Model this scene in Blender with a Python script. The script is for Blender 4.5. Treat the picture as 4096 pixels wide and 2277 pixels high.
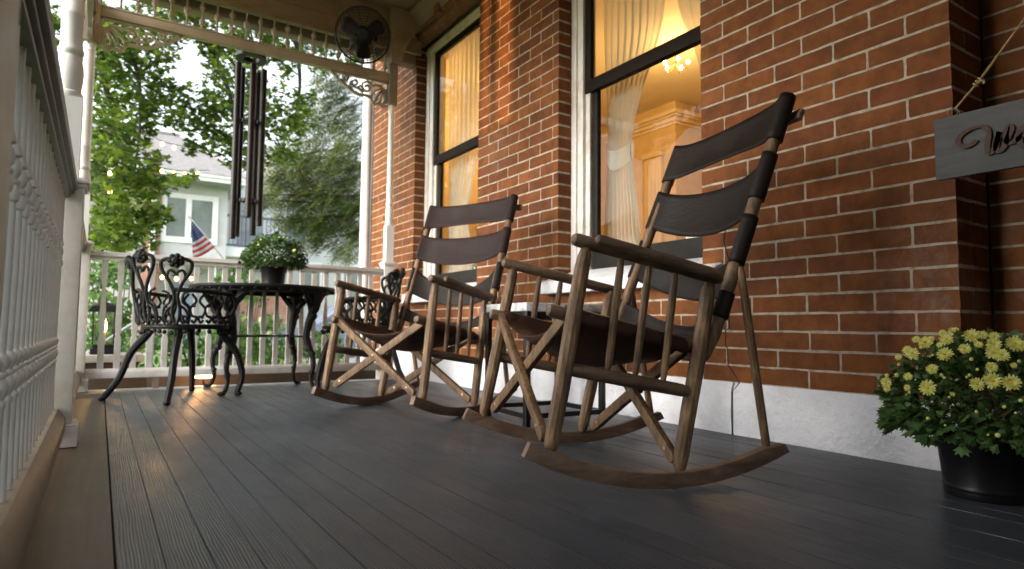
import bpy, bmesh, math, random
from math import sin, cos, pi, radians, sqrt
from mathutils import Vector, Matrix, Euler, noise
random.seed(7)
for o_ in list(bpy.data.objects): bpy.data.objects.remove(o_)
S = bpy.context.scene
COL = S.collection

# ------------------------------------------------------------------ camera
CAM_YAW, CAM_PITCH, CAM_ROLL = radians(32.975), radians(3.8003), radians(-.5258)
def cam_matrix():
    cy, sy, cp, sp, cr, sr = cos(CAM_YAW), sin(CAM_YAW), cos(CAM_PITCH), sin(CAM_PITCH), cos(CAM_ROLL), sin(CAM_ROLL)
    f = Vector((sy*cp, cy*cp, sp)); r = Vector((cy, -sy, 0)); d = -(r.cross(f))
    r2 = cr*r + sr*d; d2 = -sr*r + cr*d
    m = Matrix((r2, -d2, -f)).transposed().to_4x4()
    m.translation = Vector((0, 0, .42))
    return m
cam_d = bpy.data.cameras.new('camera'); cam = bpy.data.objects.new('camera', cam_d); COL.objects.link(cam)
cam_d.sensor_width = 36; cam_d.lens = 36*2534.1/4096; cam_d.clip_start = .03; cam_d.clip_end = 600
cam.matrix_world = cam_matrix()
cam_d.dof.use_dof = True; cam_d.dof.focus_distance = 1.65; cam_d.dof.aperture_fstop = 4.2
S.camera = cam
S.render.resolution_x = 1024; S.render.resolution_y = 569

# ------------------------------------------------------------------ sky, sun, exposure
W = bpy.data.worlds.new('World'); S.world = W; W.use_nodes = True
wn = W.node_tree.nodes; wl = W.node_tree.links
sky = wn.new('ShaderNodeTexSky'); sky.sky_type = 'NISHITA'; sky.sun_disc = False
SUN_EL, SUN_AZ = radians(24), radians(-98)          # azimuth measured from +Y towards +X
sky.sun_elevation = SUN_EL; sky.sun_rotation = SUN_AZ
sky.dust_density = 2; sky.ozone_density = .6; sky.air_density = 1.2
hs_ = wn.new('ShaderNodeHueSaturation'); hs_.inputs['Saturation'].default_value = .3; wl.new(sky.outputs[0], hs_.inputs['Color']); wl.new(hs_.outputs[0], wn['Background'].inputs[0]); wn['Background'].inputs[1].default_value = .132
sun_d = bpy.data.lights.new('sun', 'SUN'); sun = bpy.data.objects.new('sun', sun_d); COL.objects.link(sun)
sun_d.energy = .32; sun_d.angle = radians(24); sun_d.color = (1, .97, .93)
sd = Vector((sin(SUN_AZ)*cos(SUN_EL), cos(SUN_AZ)*cos(SUN_EL), sin(SUN_EL)))
sun.rotation_euler = sd.to_track_quat('Z', 'Y').to_euler()
S.view_settings.view_transform = 'Standard'; S.view_settings.look = 'None'
S.view_settings.exposure = 2.32; S.view_settings.gamma = 1
S.cycles.max_bounces = 8; S.cycles.transparent_max_bounces = 16; S.cycles.diffuse_bounces = 4
S.cycles.glossy_bounces = 3; S.cycles.transmission_bounces = 4; S.cycles.sample_clamp_indirect = 4
S.cycles.caustics_reflective = False; S.cycles.caustics_refractive = False

# ------------------------------------------------------------------ materials
def newmat(name):
    m = bpy.data.materials.new(name); m.use_nodes = True
    nt = m.node_tree; b = nt.nodes['Principled BSDF']
    return m, nt, b
def ramp(nt, stops):
    r = nt.nodes.new('ShaderNodeValToRGB'); e = r.color_ramp.elements
    while len(e) < len(stops): e.new(.5)
    for i, (p, c) in enumerate(stops):
        e[i].position = p; e[i].color = (*c, 1) if len(c) == 3 else c
    return r
def coords(nt, scale=(1,1,1), rot=(0,0,0)):
    t = nt.nodes.new('ShaderNodeTexCoord'); mp = nt.nodes.new('ShaderNodeMapping')
    mp.inputs['Scale'].default_value = scale; mp.inputs['Rotation'].default_value = rot
    nt.links.new(t.outputs['Object'], mp.inputs[0]); return mp.outputs[0]
def noise_n(nt, vec, scale, detail=4, rough=.6, dist=0):
    n = nt.nodes.new('ShaderNodeTexNoise'); n.inputs['Scale'].default_value = scale
    n.inputs['Detail'].default_value = detail; n.inputs['Roughness'].default_value = rough
    n.inputs['Distortion'].default_value = dist
    if vec: nt.links.new(vec, n.inputs['Vector'])
    return n
def bump(nt, b, hsock, strength, dist=.01):
    k = nt.nodes.new('ShaderNodeBump'); k.inputs['Strength'].default_value = strength; k.inputs['Distance'].default_value = dist
    nt.links.new(hsock, k.inputs['Height']); nt.links.new(k.outputs[0], b.inputs['Normal']); return k
def simple(name, c1, c2=None, rough=.6, nscale=30, bumps=.15, bdist=.004, scale=(1,1,1), metallic=0, detail=5, lo=.35, hi=.65, r2=None, spec=.5):
    m, nt, b = newmat(name); c2 = c2 or tuple(v*.75 for v in c1)
    v = coords(nt, scale); n = noise_n(nt, v, nscale, detail)
    r = ramp(nt, [(lo, c2), (hi, c1)]); nt.links.new(n.outputs[0], r.inputs[0]); nt.links.new(r.outputs[0], b.inputs['Base Color'])
    b.inputs['Roughness'].default_value = rough; b.inputs['Metallic'].default_value = metallic
    b.inputs['Specular IOR Level'].default_value = spec
    if r2 is not None:
        q = ramp(nt, [(.3, (rough,)*3), (.7, (r2,)*3)]); nt.links.new(n.outputs[0], q.inputs[0]); nt.links.new(q.outputs[0], b.inputs['Roughness'])
    if bumps: bump(nt, b, n.outputs[0], bumps, bdist)
    return m
def mixcol(nt, fac, a, c):
    x = nt.nodes.new('ShaderNodeMix'); x.data_type = 'RGBA'
    if hasattr(fac, 'links'): nt.links.new(fac, x.inputs[0])
    else: x.inputs[0].default_value = fac
    for s, k in ((a, 6), (c, 7)):
        if isinstance(s, tuple): x.inputs[k].default_value = (*s, 1)
        else: nt.links.new(s, x.inputs[k])
    return x.outputs[2]
def math_n(nt, op, a, c=None):
    x = nt.nodes.new('ShaderNodeMath'); x.operation = op
    for i, s in enumerate((a, c)):
        if s is None: continue
        if isinstance(s, (int, float)): x.inputs[i].default_value = s
        else: nt.links.new(s, x.inputs[i])
    return x.outputs[0]

def mat_brick():
    m, nt, b = newmat('brick')
    g = nt.nodes.new('ShaderNodeNewGeometry')
    r = ramp(nt, [(0, (.145,.044,.013)), (.2, (.185,.060,.014)), (.5, (.218,.074,.017)), (.8, (.200,.066,.015)), (.93, (.160,.050,.017)), (1, (.250,.090,.026))])
    nt.links.new(g.outputs['Random Per Island'], r.inputs[0])
    v = coords(nt); n = noise_n(nt, v, 14, 6, .65); q = ramp(nt, [(.35, (.62,.6,.6)), (.62, (1.12,1.1,1.08))])
    nt.links.new(n.outputs[0], q.inputs[0])
    mm = nt.nodes.new('ShaderNodeMix'); mm.data_type = 'RGBA'; mm.blend_type = 'MULTIPLY'; mm.inputs[0].default_value = .8
    nt.links.new(r.outputs[0], mm.inputs[6]); nt.links.new(q.outputs[0], mm.inputs[7])
    # lime smears and flecks
    n2 = noise_n(nt, v, 38, 5, .7); s2 = ramp(nt, [(.705, (0,0,0)), (.76, (1,1,1))]); nt.links.new(n2.outputs[0], s2.inputs[0])
    n4 = noise_n(nt, v, 2.2, 3, .6); s4 = ramp(nt, [(.56, (0,0,0)), (.74, (1,1,1))]); nt.links.new(n4.outputs[0], s4.inputs[0])
    c1 = mixcol(nt, math_n(nt, 'MULTIPLY', s2.outputs[0], .55), mm.outputs[2], (.42,.37,.30))
    c2 = mixcol(nt, math_n(nt, 'MULTIPLY', s4.outputs[0], .22), c1, (.25,.15,.10))
    sx = nt.nodes.new('ShaderNodeSeparateXYZ'); nt.links.new(v, sx.inputs[0])
    def band(sock, lo, a, c, hi):
        k1 = nt.nodes.new('ShaderNodeMapRange'); k1.inputs[1].default_value = lo; k1.inputs[2].default_value = a; nt.links.new(sock, k1.inputs[0])
        k2 = nt.nodes.new('ShaderNodeMapRange'); k2.inputs[1].default_value = hi; k2.inputs[2].default_value = c; nt.links.new(sock, k2.inputs[0]); return math_n(nt, 'MULTIPLY', k1.outputs[0], k2.outputs[0])
    msk = math_n(nt, 'MULTIPLY', band(sx.outputs[1], -2.3, -2.14, -2.05, -1.86), band(sx.outputs[2], .36, .5, .72, .88))
    n8 = noise_n(nt, coords(nt, (1, 1, .6)), 17, 6, .75, .8); w8 = ramp(nt, [(.47, (.12,.12,.12)), (.66, (1,1,1))]); nt.links.new(n8.outputs[0], w8.inputs[0])
    c3 = mixcol(nt, math_n(nt, 'MULTIPLY', math_n(nt, 'MULTIPLY', msk, w8.outputs[0]), .38), c2, (.33,.27,.24))
    n9 = noise_n(nt, v, 1.3, 5, .6); w9 = ramp(nt, [(.36, (.66,.66,.68)), (.6, (1,1,1))]); nt.links.new(n9.outputs[0], w9.inputs[0])
    m9 = nt.nodes.new('ShaderNodeMix'); m9.data_type = 'RGBA'; m9.blend_type = 'MULTIPLY'; m9.inputs[0].default_value = 1; nt.links.new(c3, m9.inputs[6]); nt.links.new(w9.outputs[0], m9.inputs[7])
    nt.links.new(m9.outputs[2], b.inputs['Base Color'])
    b.inputs['Roughness'].default_value = .82; b.inputs['Specular IOR Level'].default_value = .3
    n3 = noise_n(nt, coords(nt), 110, 6, .7); bump(nt, b, n3.outputs[0], .45, .004)
    return m
def mat_mortar():
    return simple('mortar', (.43,.38,.30), (.23,.18,.125), .9, 26, .6, .006, lo=.3, hi=.55, detail=6)
def mat_paint(name, c, dirt, nscale=7, rough=.42, b1=.12, lo=.28, hi=.52, stretch=(1,1,1)):
    m, nt, b = newmat(name); v = coords(nt, stretch); n = noise_n(nt, v, nscale, 6, .65)
    r = ramp(nt, [(lo, dirt), (hi, c)]); nt.links.new(n.outputs[0], r.inputs[0]); nt.links.new(r.outputs[0], b.inputs['Base Color'])
    b.inputs['Roughness'].default_value = rough
    n2 = noise_n(nt, v, 60, 4); bump(nt, b, n2.outputs[0], b1, .003); return m
def mat_wood(name, stops, axis='Z', nscale=16, stretch=14, rough=.55, bumps=.5, spec=.4):
    m, nt, b = newmat(name); sc = {'X': (1, stretch, stretch), 'Y': (stretch, 1, stretch), 'Z': (stretch, stretch, 1)}[axis]
    v = coords(nt, sc); n = noise_n(nt, v, nscale/4, 7, .7, .6)
    v2 = coords(nt); n2 = noise_n(nt, v2, 9, 4, .6)
    s = math_n(nt, 'ADD', math_n(nt, 'MULTIPLY', n.outputs[0], .62), math_n(nt, 'MULTIPLY', n2.outputs[0], .38))
    r = ramp(nt, stops); nt.links.new(s, r.inputs[0]); nt.links.new(r.outputs[0], b.inputs['Base Color'])
    b.inputs['Roughness'].default_value = rough; b.inputs['Specular IOR Level'].default_value = spec
    bump(nt, b, n.outputs[0], bumps, .002); return m
def mat_floor():
    m, nt, b = newmat('painted_floor')
    g = nt.nodes.new('ShaderNodeNewGeometry')
    v = coords(nt, (34, 1.6, 1)); n = noise_n(nt, v, 3.2, 7, .72, 1.2)           # raised grain
    w = nt.nodes.new('ShaderNodeTexWave'); w.wave_type = 'BANDS'; w.bands_direction = 'X'
    v3 = coords(nt, (1, .06, 1)); w.inputs['Scale'].default_value = 55; w.inputs['Distortion'].default_value = 7; w.inputs['Detail'].default_value = 3; w.inputs['Detail Scale'].default_value = 1.2
    off = nt.nodes.new('ShaderNodeVectorMath'); off.operation = 'ADD'; nt.links.new(v3, off.inputs[0])
    cmb = nt.nodes.new('ShaderNodeCombineXYZ'); nt.links.new(math_n(nt, 'MULTIPLY', g.outputs['Random Per Island'], 40), cmb.inputs[0]); nt.links.new(math_n(nt, 'MULTIPLY', g.outputs['Random Per Island'], 9), cmb.inputs[1])
    nt.links.new(cmb.outputs[0], off.inputs[1]); nt.links.new(off.outputs[0], w.inputs['Vector'])
    v2 = coords(nt, (1, .35, 1)); n2 = noise_n(nt, v2, 5, 5, .65)
    r = ramp(nt, [(.2, (.018,.022,.028)), (.5, (.037,.044,.054)), (.8, (.068,.076,.089))]); 
    s = math_n(nt, 'ADD', math_n(nt, 'MULTIPLY', n.outputs[0], .45), math_n(nt, 'MULTIPLY', n2.outputs[0], .55)); nt.links.new(s, r.inputs[0])
    rr = ramp(nt, [(0, (.86,.86,.86)), (1, (1.14,1.12,1.08))]); nt.links.new(g.outputs['Random Per Island'], rr.inputs[0])
    mm = nt.nodes.new('ShaderNodeMix'); mm.data_type = 'RGBA'; mm.blend_type = 'MULTIPLY'; mm.inputs[0].default_value = 1
    nt.links.new(r.outputs[0], mm.inputs[6]); nt.links.new(rr.outputs[0], mm.inputs[7])
    n5 = noise_n(nt, coords(nt), 1.1, 3, .5); s5 = ramp(nt, [(.5, (0,0,0)), (.68, (1,1,1))]); nt.links.new(n5.outputs[0], s5.inputs[0])
    cc = mixcol(nt, math_n(nt, 'MULTIPLY', s5.outputs[0], .3), mm.outputs[2], (.034,.028,.024))
    ns = noise_n(nt, coords(nt, (1, .3, 1)), 70, 3, .7); ws = ramp(nt, [(.70, (0,0,0)), (.76, (1,1,1))]); nt.links.new(ns.outputs[0], ws.inputs[0])
    cc = mixcol(nt, math_n(nt, 'MULTIPLY', ws.outputs[0], .35), cc, (.15,.15,.15))
    nw = noise_n(nt, coords(nt, (1, .5, 1)), 2.6, 6, .7, .6); ww = ramp(nt, [(.52, (0,0,0)), (.66, (1,1,1))]); nt.links.new(nw.outputs[0], ww.inputs[0])
    cc = mixcol(nt, math_n(nt, 'MULTIPLY', ww.outputs[0], .38), cc, (.080,.088,.100))
    nt.links.new(cc, b.inputs['Base Color'])
    q = ramp(nt, [(.3, (.27,)*3), (.7, (.48,)*3)]); nt.links.new(n2.outputs[0], q.inputs[0]); nt.links.new(q.outputs[0], b.inputs['Roughness'])
    b.inputs['Specular IOR Level'].default_value = .42
    h = math_n(nt, 'ADD', math_n(nt, 'MULTIPLY', w.outputs[0], .8), math_n(nt, 'MULTIPLY', n.outputs[0], .5))
    bump(nt, b, h, .60, .0018); return m
def mat_leather(name, c1, c2, rough=.5):
    m, nt, b = newmat(name); v = coords(nt); n = noise_n(nt, v, 8, 5, .6); n2 = noise_n(nt, v, 240, 3, .5)
    r = ramp(nt, [(.3, c2), (.68, c1)]); nt.links.new(n.outputs[0], r.inputs[0]); nt.links.new(r.outputs[0], b.inputs['Base Color'])
    q = ramp(nt, [(.3, (rough-.08,)*3), (.7, (rough+.14,)*3)]); nt.links.new(n.outputs[0], q.inputs[0]); nt.links.new(q.outputs[0], b.inputs['Roughness'])
    b.inputs['Specular IOR Level'].default_value = .22
    n6 = noise_n(nt, coords(nt, (1, .5, 2.2)), 16, 5, .6, 1.0)
    h = math_n(nt, 'ADD', math_n(nt, 'MULTIPLY', n6.outputs[0], 3.2), math_n(nt, 'MULTIPLY', n2.outputs[0], .35))
    n7 = noise_n(nt, v, 30, 6, .75); w7 = ramp(nt, [(.60, (0,0,0)), (.74, (1,1,1))]); nt.links.new(n7.outputs[0], w7.inputs[0])
    cw = mixcol(nt, math_n(nt, 'MULTIPLY', w7.outputs[0], .45), r.outputs[0], tuple(min(1, 3.2*q_) for q_ in c1)); nt.links.new(cw, b.inputs['Base Color'])
    bump(nt, b, h, .35, .0022); return m
def mat_leaf(name, stops, trans=.45, rough=.55):
    m, nt, b = newmat(name); g = nt.nodes.new('ShaderNodeNewGeometry')
    r = ramp(nt, stops); nt.links.new(g.outputs['Random Per Island'], r.inputs[0]); nt.links.new(r.outputs[0], b.inputs['Base Color'])
    b.inputs['Roughness'].default_value = rough; b.inputs['Specular IOR Level'].default_value = .25
    t = nt.nodes.new('ShaderNodeBsdfTranslucent'); hs = nt.nodes.new('ShaderNodeHueSaturation'); hs.inputs['Value'].default_value = 1.5; hs.inputs['Hue'].default_value = .485
    nt.links.new(r.outputs[0], hs.inputs['Color']); nt.links.new(hs.outputs[0], t.inputs[0])
    x = nt.nodes.new('ShaderNodeMixShader'); x.inputs[0].default_value = trans
    nt.links.new(b.outputs[0], x.inputs[1]); nt.links.new(t.outputs[0], x.inputs[2])
    nt.links.new(x.outputs[0], nt.nodes['Material Output'].inputs[0]); return m
def mat_emit(name, col, strength):
    m, nt, b = newmat(name); b.inputs['Base Color'].default_value = (*col, 1)
    b.inputs['Emission Color'].default_value = (*col, 1); b.inputs['Emission Strength'].default_value = strength; return m
def mat_glass(name='window_glass', ior=1.5, tint=(.96,.97,.95)):
    m, nt, b = newmat(name); nt.nodes.remove(b)
    t = nt.nodes.new('ShaderNodeBsdfTransparent'); t.inputs[0].default_value = (*tint, 1)
    g = nt.nodes.new('ShaderNodeBsdfGlossy'); g.inputs['Roughness'].default_value = .0
    ge = nt.nodes.new('ShaderNodeNewGeometry'); dt = nt.nodes.new('ShaderNodeVectorMath'); dt.operation = 'DOT_PRODUCT'
    nt.links.new(ge.outputs['Normal'], dt.inputs[0]); nt.links.new(ge.outputs['Incoming'], dt.inputs[1])
    cs = math_n(nt, 'SUBTRACT', 1.0, math_n(nt, 'ABSOLUTE', dt.outputs['Value']))
    fac = math_n(nt, 'ADD', math_n(nt, 'MULTIPLY', math_n(nt, 'POWER', cs, 5.0), .60), .016)
    nz = noise_n(nt, coords(nt), 3, 2); bp = nt.nodes.new('ShaderNodeBump'); bp.inputs['Strength'].default_value = .08; bp.inputs['Distance'].default_value = .01
    nt.links.new(nz.outputs[0], bp.inputs['Height']); nt.links.new(bp.outputs[0], g.inputs['Normal'])
    x = nt.nodes.new('ShaderNodeMixShader'); nt.links.new(fac, x.inputs[0]); nt.links.new(t.outputs[0], x.inputs[1]); nt.links.new(g.outputs[0], x.inputs[2])
    nt.links.new(x.outputs[0], nt.nodes['Material Output'].inputs[0]); return m
def mat_sheer():
    m, nt, b = newmat('sheer_cloth')
    b.inputs['Base Color'].default_value = (.62,.60,.56,1); b.inputs['Roughness'].default_value = .9
    tl = nt.nodes.new('ShaderNodeBsdfTranslucent'); tl.inputs[0].default_value = (.8,.74,.62,1)
    tp = nt.nodes.new('ShaderNodeBsdfTransparent')
    x1 = nt.nodes.new('ShaderNodeMixShader'); x1.inputs[0].default_value = .5
    nt.links.new(b.outputs[0], x1.inputs[1]); nt.links.new(tl.outputs[0], x1.inputs[2])
    lw = nt.nodes.new('ShaderNodeLayerWeight'); lw.inputs[0].default_value = .45
    rr = ramp(nt, [(.1, (.42,)*3), (.8, (.05,)*3)]); nt.links.new(lw.outputs['Facing'], rr.inputs[0])
    x2 = nt.nodes.new('ShaderNodeMixShader'); nt.links.new(rr.outputs[0], x2.inputs[0])
    nt.links.new(x1.outputs[0], x2.inputs[1]); nt.links.new(tp.outputs[0], x2.inputs[2])
    nt.links.new(x2.outputs[0], nt.nodes['Material Output'].inputs[0]); return m

BRICK, MORTAR = mat_brick(), mat_mortar()
WHITE = mat_paint('white_trim_paint', (.66,.64,.61), (.50,.45,.38))
WHITE_COOL = mat_paint('white_column_paint', (.73,.72,.70), (.58,.55,.50), 4)
PLINTH = mat_paint('whitewashed_stone', (.70,.71,.75), (.60,.61,.64), 6, .5, .0)
_nt = PLINTH.node_tree; _n = noise_n(_nt, coords(_nt), 22, 6, .6); bump(_nt, _nt.nodes['Principled BSDF'], _n.outputs[0], 1.0, .012)
CEIL = mat_paint('cream_ceiling_paint', (.22,.185,.14), (.17,.14,.10), 3)
CREAM = mat_paint('cream_beam_paint', (.24,.20,.155), (.17,.14,.105), 5)
FLOOR = mat_floor()
EDGEBOARD = mat_wood('worn_edge_board', [(.3,(.034,.021,.011)), (.5,(.062,.039,.020)), (.72,(.10,.066,.036))], 'Y', 14, 20, .42, .35)
FRET = mat_paint('fretwork_paint', (.36,.32,.265), (.26,.22,.175), 5)
RAILWOOD = mat_paint('grey_handrail_paint', (.13,.11,.09), (.075,.058,.042), 8, .42)
DARKMET = simple('black_iron', (.008,.0075,.0075), (.004,.004,.004), .45, 60, .5, .004, r2=.6, spec=.22)
BLACKM = simple('black_enamel', (.008,.008,.009), (.005,.005,.006), .36, 20, .05, .002, spec=.28)
STEEL = simple('steel', (.6,.58,.55), (.4,.38,.36), .3, 40, .05, metallic=1)
CHW = mat_wood('weathered_chair_wood', [(.30,(.030,.017,.010)), (.43,(.090,.050,.025)), (.52,(.155,.092,.047)), (.61,(.26,.155,.070)), (.72,(.40,.22,.07))], 'Z', 22, 9, .55, .55)
CHWX = mat_wood('weathered_arm_wood', [(.30,(.034,.022,.015)), (.46,(.110,.068,.041)), (.58,(.185,.122,.075)), (.70,(.31,.195,.095))], 'X', 22, 9, .5, .5)
ROCKW = mat_wood('rocker_wood', [(.30,(.042,.022,.013)), (.46,(.115,.066,.042)), (.60,(.19,.122,.080)), (.78,(.29,.20,.13))], 'X', 26, 6, .6, .5)
LEATHER = mat_leather('dark_leather', (.015,.0095,.0070), (.007,.0045,.0033), .56)
LEATHERB = mat_leather('brown_leather', (.075,.036,.022), (.030,.014,.010), .5)
LEATHERC = mat_leather('maroon_brown_leather', (.024,.013,.011), (.012,.0065,.005), .66)
GLASS = mat_glass(); SHEER = mat_sheer()
SASH = simple('dark_sash_paint', (.015,.0095,.006), (.008,.005,.0035), .6, 12, .2, spec=.12)
SASHG = simple('grey_sash_paint', (.020,.018,.015), (.012,.011,.009), .6, 12, .2, spec=.15)
MARBLE = simple('marble', (.62,.62,.62), (.30,.30,.32), .3, 22, 0, detail=8, lo=.38, hi=.55)
ROPE = simple('sisal_rope', (.42,.30,.13), (.24,.16,.06), .9, 160, .9, .004)
OCHRE = simple('ochre_wallpaper', (.60,.43,.20), (.53,.37,.16), .8, 6, .05)
IVORY = simple('ivory_paint', (.66,.52,.30), (.60,.46,.26), .5, 6, .03)
LEAFDK = mat_leaf('mum_leaf', [(0,(.030,.066,.018)), (.5,(.056,.112,.030)), (1,(.092,.165,.048))], .25, .45)
MAPLE_M = mat_leaf('maple_leaf', [(0,(.028,.060,.008)), (.45,(.072,.130,.014)), (.8,(.125,.195,.022)), (1,(.19,.27,.035))], .5)
CONIF = mat_leaf('conifer_needles', [(0,(.045,.090,.026)), (.5,(.090,.145,.034)), (.85,(.155,.18,.040)), (1,(.22,.16,.04))], .25)
SHRUB = mat_leaf('shrub_leaf', [(0,(.045,.11,.025)), (.5,(.095,.19,.045)), (1,(.16,.28,.08))], .35)
BARK = simple('bark', (.075,.055,.040), (.030,.022,.016), .9, 30, 1, .02, scale=(1,1,.2))
PETAL = mat_leaf('yellow_petal', [(0,(.50,.47,.07)), (.5,(.60,.60,.17)), (1,(.68,.70,.36))], .25, .6)
PETALC = simple('flower_centre', (.62,.50,.02), (.5,.38,.01), .7, 300, .8, .002)
GRASS = simple('lawn_grass', (.16,.26,.06), (.08,.15,.03), .9, 8, .8, .05, detail=8)
SIGNW = mat_wood('grey_sign_board', [(.3,(.030,.030,.031)), (.5,(.050,.050,.051)), (.75,(.082,.081,.080))], 'Y', 20, 14, .6, .3)
RUST = simple('rust_brown_letters', (.075,.040,.026), (.045,.022,.014), .75, 60, .4)

# ------------------------------------------------------------------ mesh building
class MB:
    def __init__(s): s.v = []; s.f = []; s.m = []; s.sm = []
    def add(s, vs, fs, mi=0, smooth=False):
        o = len(s.v); s.v += [tuple(p) for p in vs]
        for f in fs: s.f.append([i+o for i in f]); s.m.append(mi); s.sm.append(smooth)
    def box(s, x0, x1, y0, y1, z0, z1, mi=0):
        x0, x1 = sorted((x0, x1)); y0, y1 = sorted((y0, y1)); z0, z1 = sorted((z0, z1))
        s.add([(x0,y0,z0),(x1,y0,z0),(x1,y1,z0),(x0,y1,z0),(x0,y0,z1),(x1,y0,z1),(x1,y1,z1),(x0,y1,z1)],
              [(0,3,2,1),(4,5,6,7),(0,1,5,4),(1,2,6,5),(2,3,7,6),(3,0,4,7)], mi)
    def bar(s, a, c, w, h, up=(0,0,1), mi=0, twist=0):
        """rectangular bar from a to c, width w (sideways), height h (along up)"""
        a, c = Vector(a), Vector(c); d = (c-a).normalized(); u = Vector(up); u = (u - d*u.dot(d)).normalized(); r = d.cross(u)
        vs = []
        for p in (a, c):
            for i, j in ((-1,-1),(1,-1),(1,1),(-1,1)): vs.append(p + r*i*w/2 + u*j*h/2)
        s.add(vs, [(3,2,1,0),(4,5,6,7),(0,1,5,4),(1,2,6,5),(2,3,7,6),(3,0,4,7)], mi)
    def tube(s, pts, rad, seg=12, mi=0, cap=True, close=False, sq=1.0, smooth=True):
        pts = [Vector(p) for p in pts]; n = len(pts)
        if not hasattr(rad, '__len__'): rad = [rad]*n
        d0 = (pts[1]-pts[0]).normalized(); u = Vector((0,0,1)) if abs(d0.z) < .9 else Vector((1,0,0))
        u = (u - d0*u.dot(d0)).normalized(); vs = []
        for i, p in enumerate(pts):
            if close: d = (pts[(i+1) % n]-pts[i-1]).normalized()
            else: d = (pts[min(i+1, n-1)]-pts[max(i-1, 0)]).normalized()
            u = (u - d*u.dot(d)); u = u.normalized() if u.length > 1e-6 else d.orthogonal().normalized()
            r = d.cross(u)
            for k in range(seg):
                a = 2*pi*k/seg; vs.append(p + (u*cos(a) + r*sin(a)*sq)*rad[i])
        fs = []
        for i in range(n if close else n-1):
            j = (i+1) % n
            for k in range(seg): k2 = (k+1) % seg; fs.append((i*seg+k, i*seg+k2, j*seg+k2, j*seg+k))
        if cap and not close: fs.append(tuple(range(seg-1, -1, -1))); fs.append(tuple(range((n-1)*seg, n*seg)))
        s.add(vs, fs, mi, smooth)
    def lathe(s, prof, c=(0,0,0), seg=20, mi=0, axis=(0,0,1), cap=True):
        c = Vector(c); ax = Vector(axis).normalized(); u = ax.orthogonal().normalized(); w = ax.cross(u); vs = []
        for r, z in prof:
            for k in range(seg): a = 2*pi*k/seg; vs.append(c + ax*z + (u*cos(a)+w*sin(a))*max(r, 1e-5))
        fs = []; n = len(prof)
        for i in range(n-1):
            for k in range(seg): k2 = (k+1) % seg; fs.append((i*seg+k, i*seg+k2, (i+1)*seg+k2, (i+1)*seg+k))
        if cap: fs.append(tuple(range(seg-1, -1, -1))); fs.append(tuple(range((n-1)*seg, n*seg)))
        s.add(vs, fs, mi, True)
    def ball(s, c, r, seg=10, mi=0, sc=(1,1,1), rings=6):
        vs = [Vector(c)+Vector((0,0,-r*sc[2]))]
        for i in range(1, rings):
            t = pi*i/rings
            for k in range(seg): a = 2*pi*k/seg; vs.append(Vector(c)+Vector((r*sin(t)*cos(a)*sc[0], r*sin(t)*sin(a)*sc[1], -r*cos(t)*sc[2])))
        vs.append(Vector(c)+Vector((0,0,r*sc[2]))); fs = []
        for k in range(seg): fs.append((0, 1+(k+1) % seg, 1+k)); fs.append((len(vs)-1, len(vs)-1-seg+k, len(vs)-1-seg+(k+1) % seg))
        for i in range(rings-2):
            for k in range(seg): k2 = (k+1) % seg; fs.append((1+i*seg+k, 1+i*seg+k2, 1+(i+1)*seg+k2, 1+(i+1)*seg+k))
        s.add(vs, fs, mi, True)
    def prism(s, poly, o, ux, uy, un, depth, mi=0):
        """2D polygon extruded along un"""
        o, ux, uy, un = Vector(o), Vector(ux), Vector(uy), Vector(un); n = len(poly)
        vs = [o+ux*a+uy*c for a, c in poly] + [o+ux*a+uy*c+un*depth for a, c in poly]
        fs = [tuple(range(n-1, -1, -1)), tuple(range(n, 2*n))] + [(i, (i+1) % n, n+(i+1) % n, n+i) for i in range(n)]
        s.add(vs, fs, mi)
    def ribbon(s, pts, w, o, ux, uy, un, depth, mi=0):
        """flat fretwork stroke: 2D polyline of width w (or list), extruded by depth"""
        P = [Vector((a, c)) for a, c in pts]; n = len(P)
        if not hasattr(w, '__len__'): w = [w]*n
        A, B = [], []
        for i in range(n):
            d = (P[min(i+1, n-1)]-P[max(i-1, 0)]).normalized(); q = Vector((-d.y, d.x))
            A.append(P[i]+q*w[i]/2); B.append(P[i]-q*w[i]/2)
        o, ux, uy, un = Vector(o), Vector(ux), Vector(uy), Vector(un)
        vs = []
        for i in range(n):
            for p in (A[i], B[i]):
                q = o+ux*p.x+uy*p.y; vs += [q, q+un*depth]
        fs = []
        for i in range(n-1):
            a = i*4; c = a+4
            fs += [(a, c, c+2, a+2), (a+1, a+3, c+3, c+1), (a, a+1, c+1, c), (a+2, c+2, c+3, a+3)]
        fs += [(0, 2, 3, 1), (n*4-4, n*4-3, n*4-1, n*4-2)]
        s.add(vs, fs, mi)
    def build(s, name, mats, parent=None, bevel=0, seg=2, world=False, sharp=35, shade=True):
        me = bpy.data.meshes.new(name); vs = s.v
        if world and parent is not None:
            pm = tm(parent).inverted(); vs = [tuple(pm @ Vector(p)) for p in vs]
        me.from_pydata(vs, [], s.f)
        mats = mats if isinstance(mats, (list, tuple)) else [mats]
        for m in mats: me.materials.append(m)
        me.polygons.foreach_set('material_index', s.m)
        me.polygons.foreach_set('use_smooth', s.sm if not (bevel and shade) else [True]*len(s.f))
        me.update()
        bm = bmesh.new(); bm.from_mesh(me)
        bmesh.ops.recalc_face_normals(bm, faces=bm.faces)
        if bevel:
            ed = [e for e in bm.edges if len(e.link_faces) == 2 and e.calc_face_angle(0) > radians(40)]
            bmesh.ops.bevel(bm, geom=ed, offset=bevel, segments=seg, profile=.6, affect='EDGES', clamp_overlap=True)
        bm.to_mesh(me); bm.free()
        if any(s.sm) or bevel: me.set_sharp_from_angle(angle=radians(sharp))
        o = bpy.data.objects.new(name, me); COL.objects.link(o)
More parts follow.
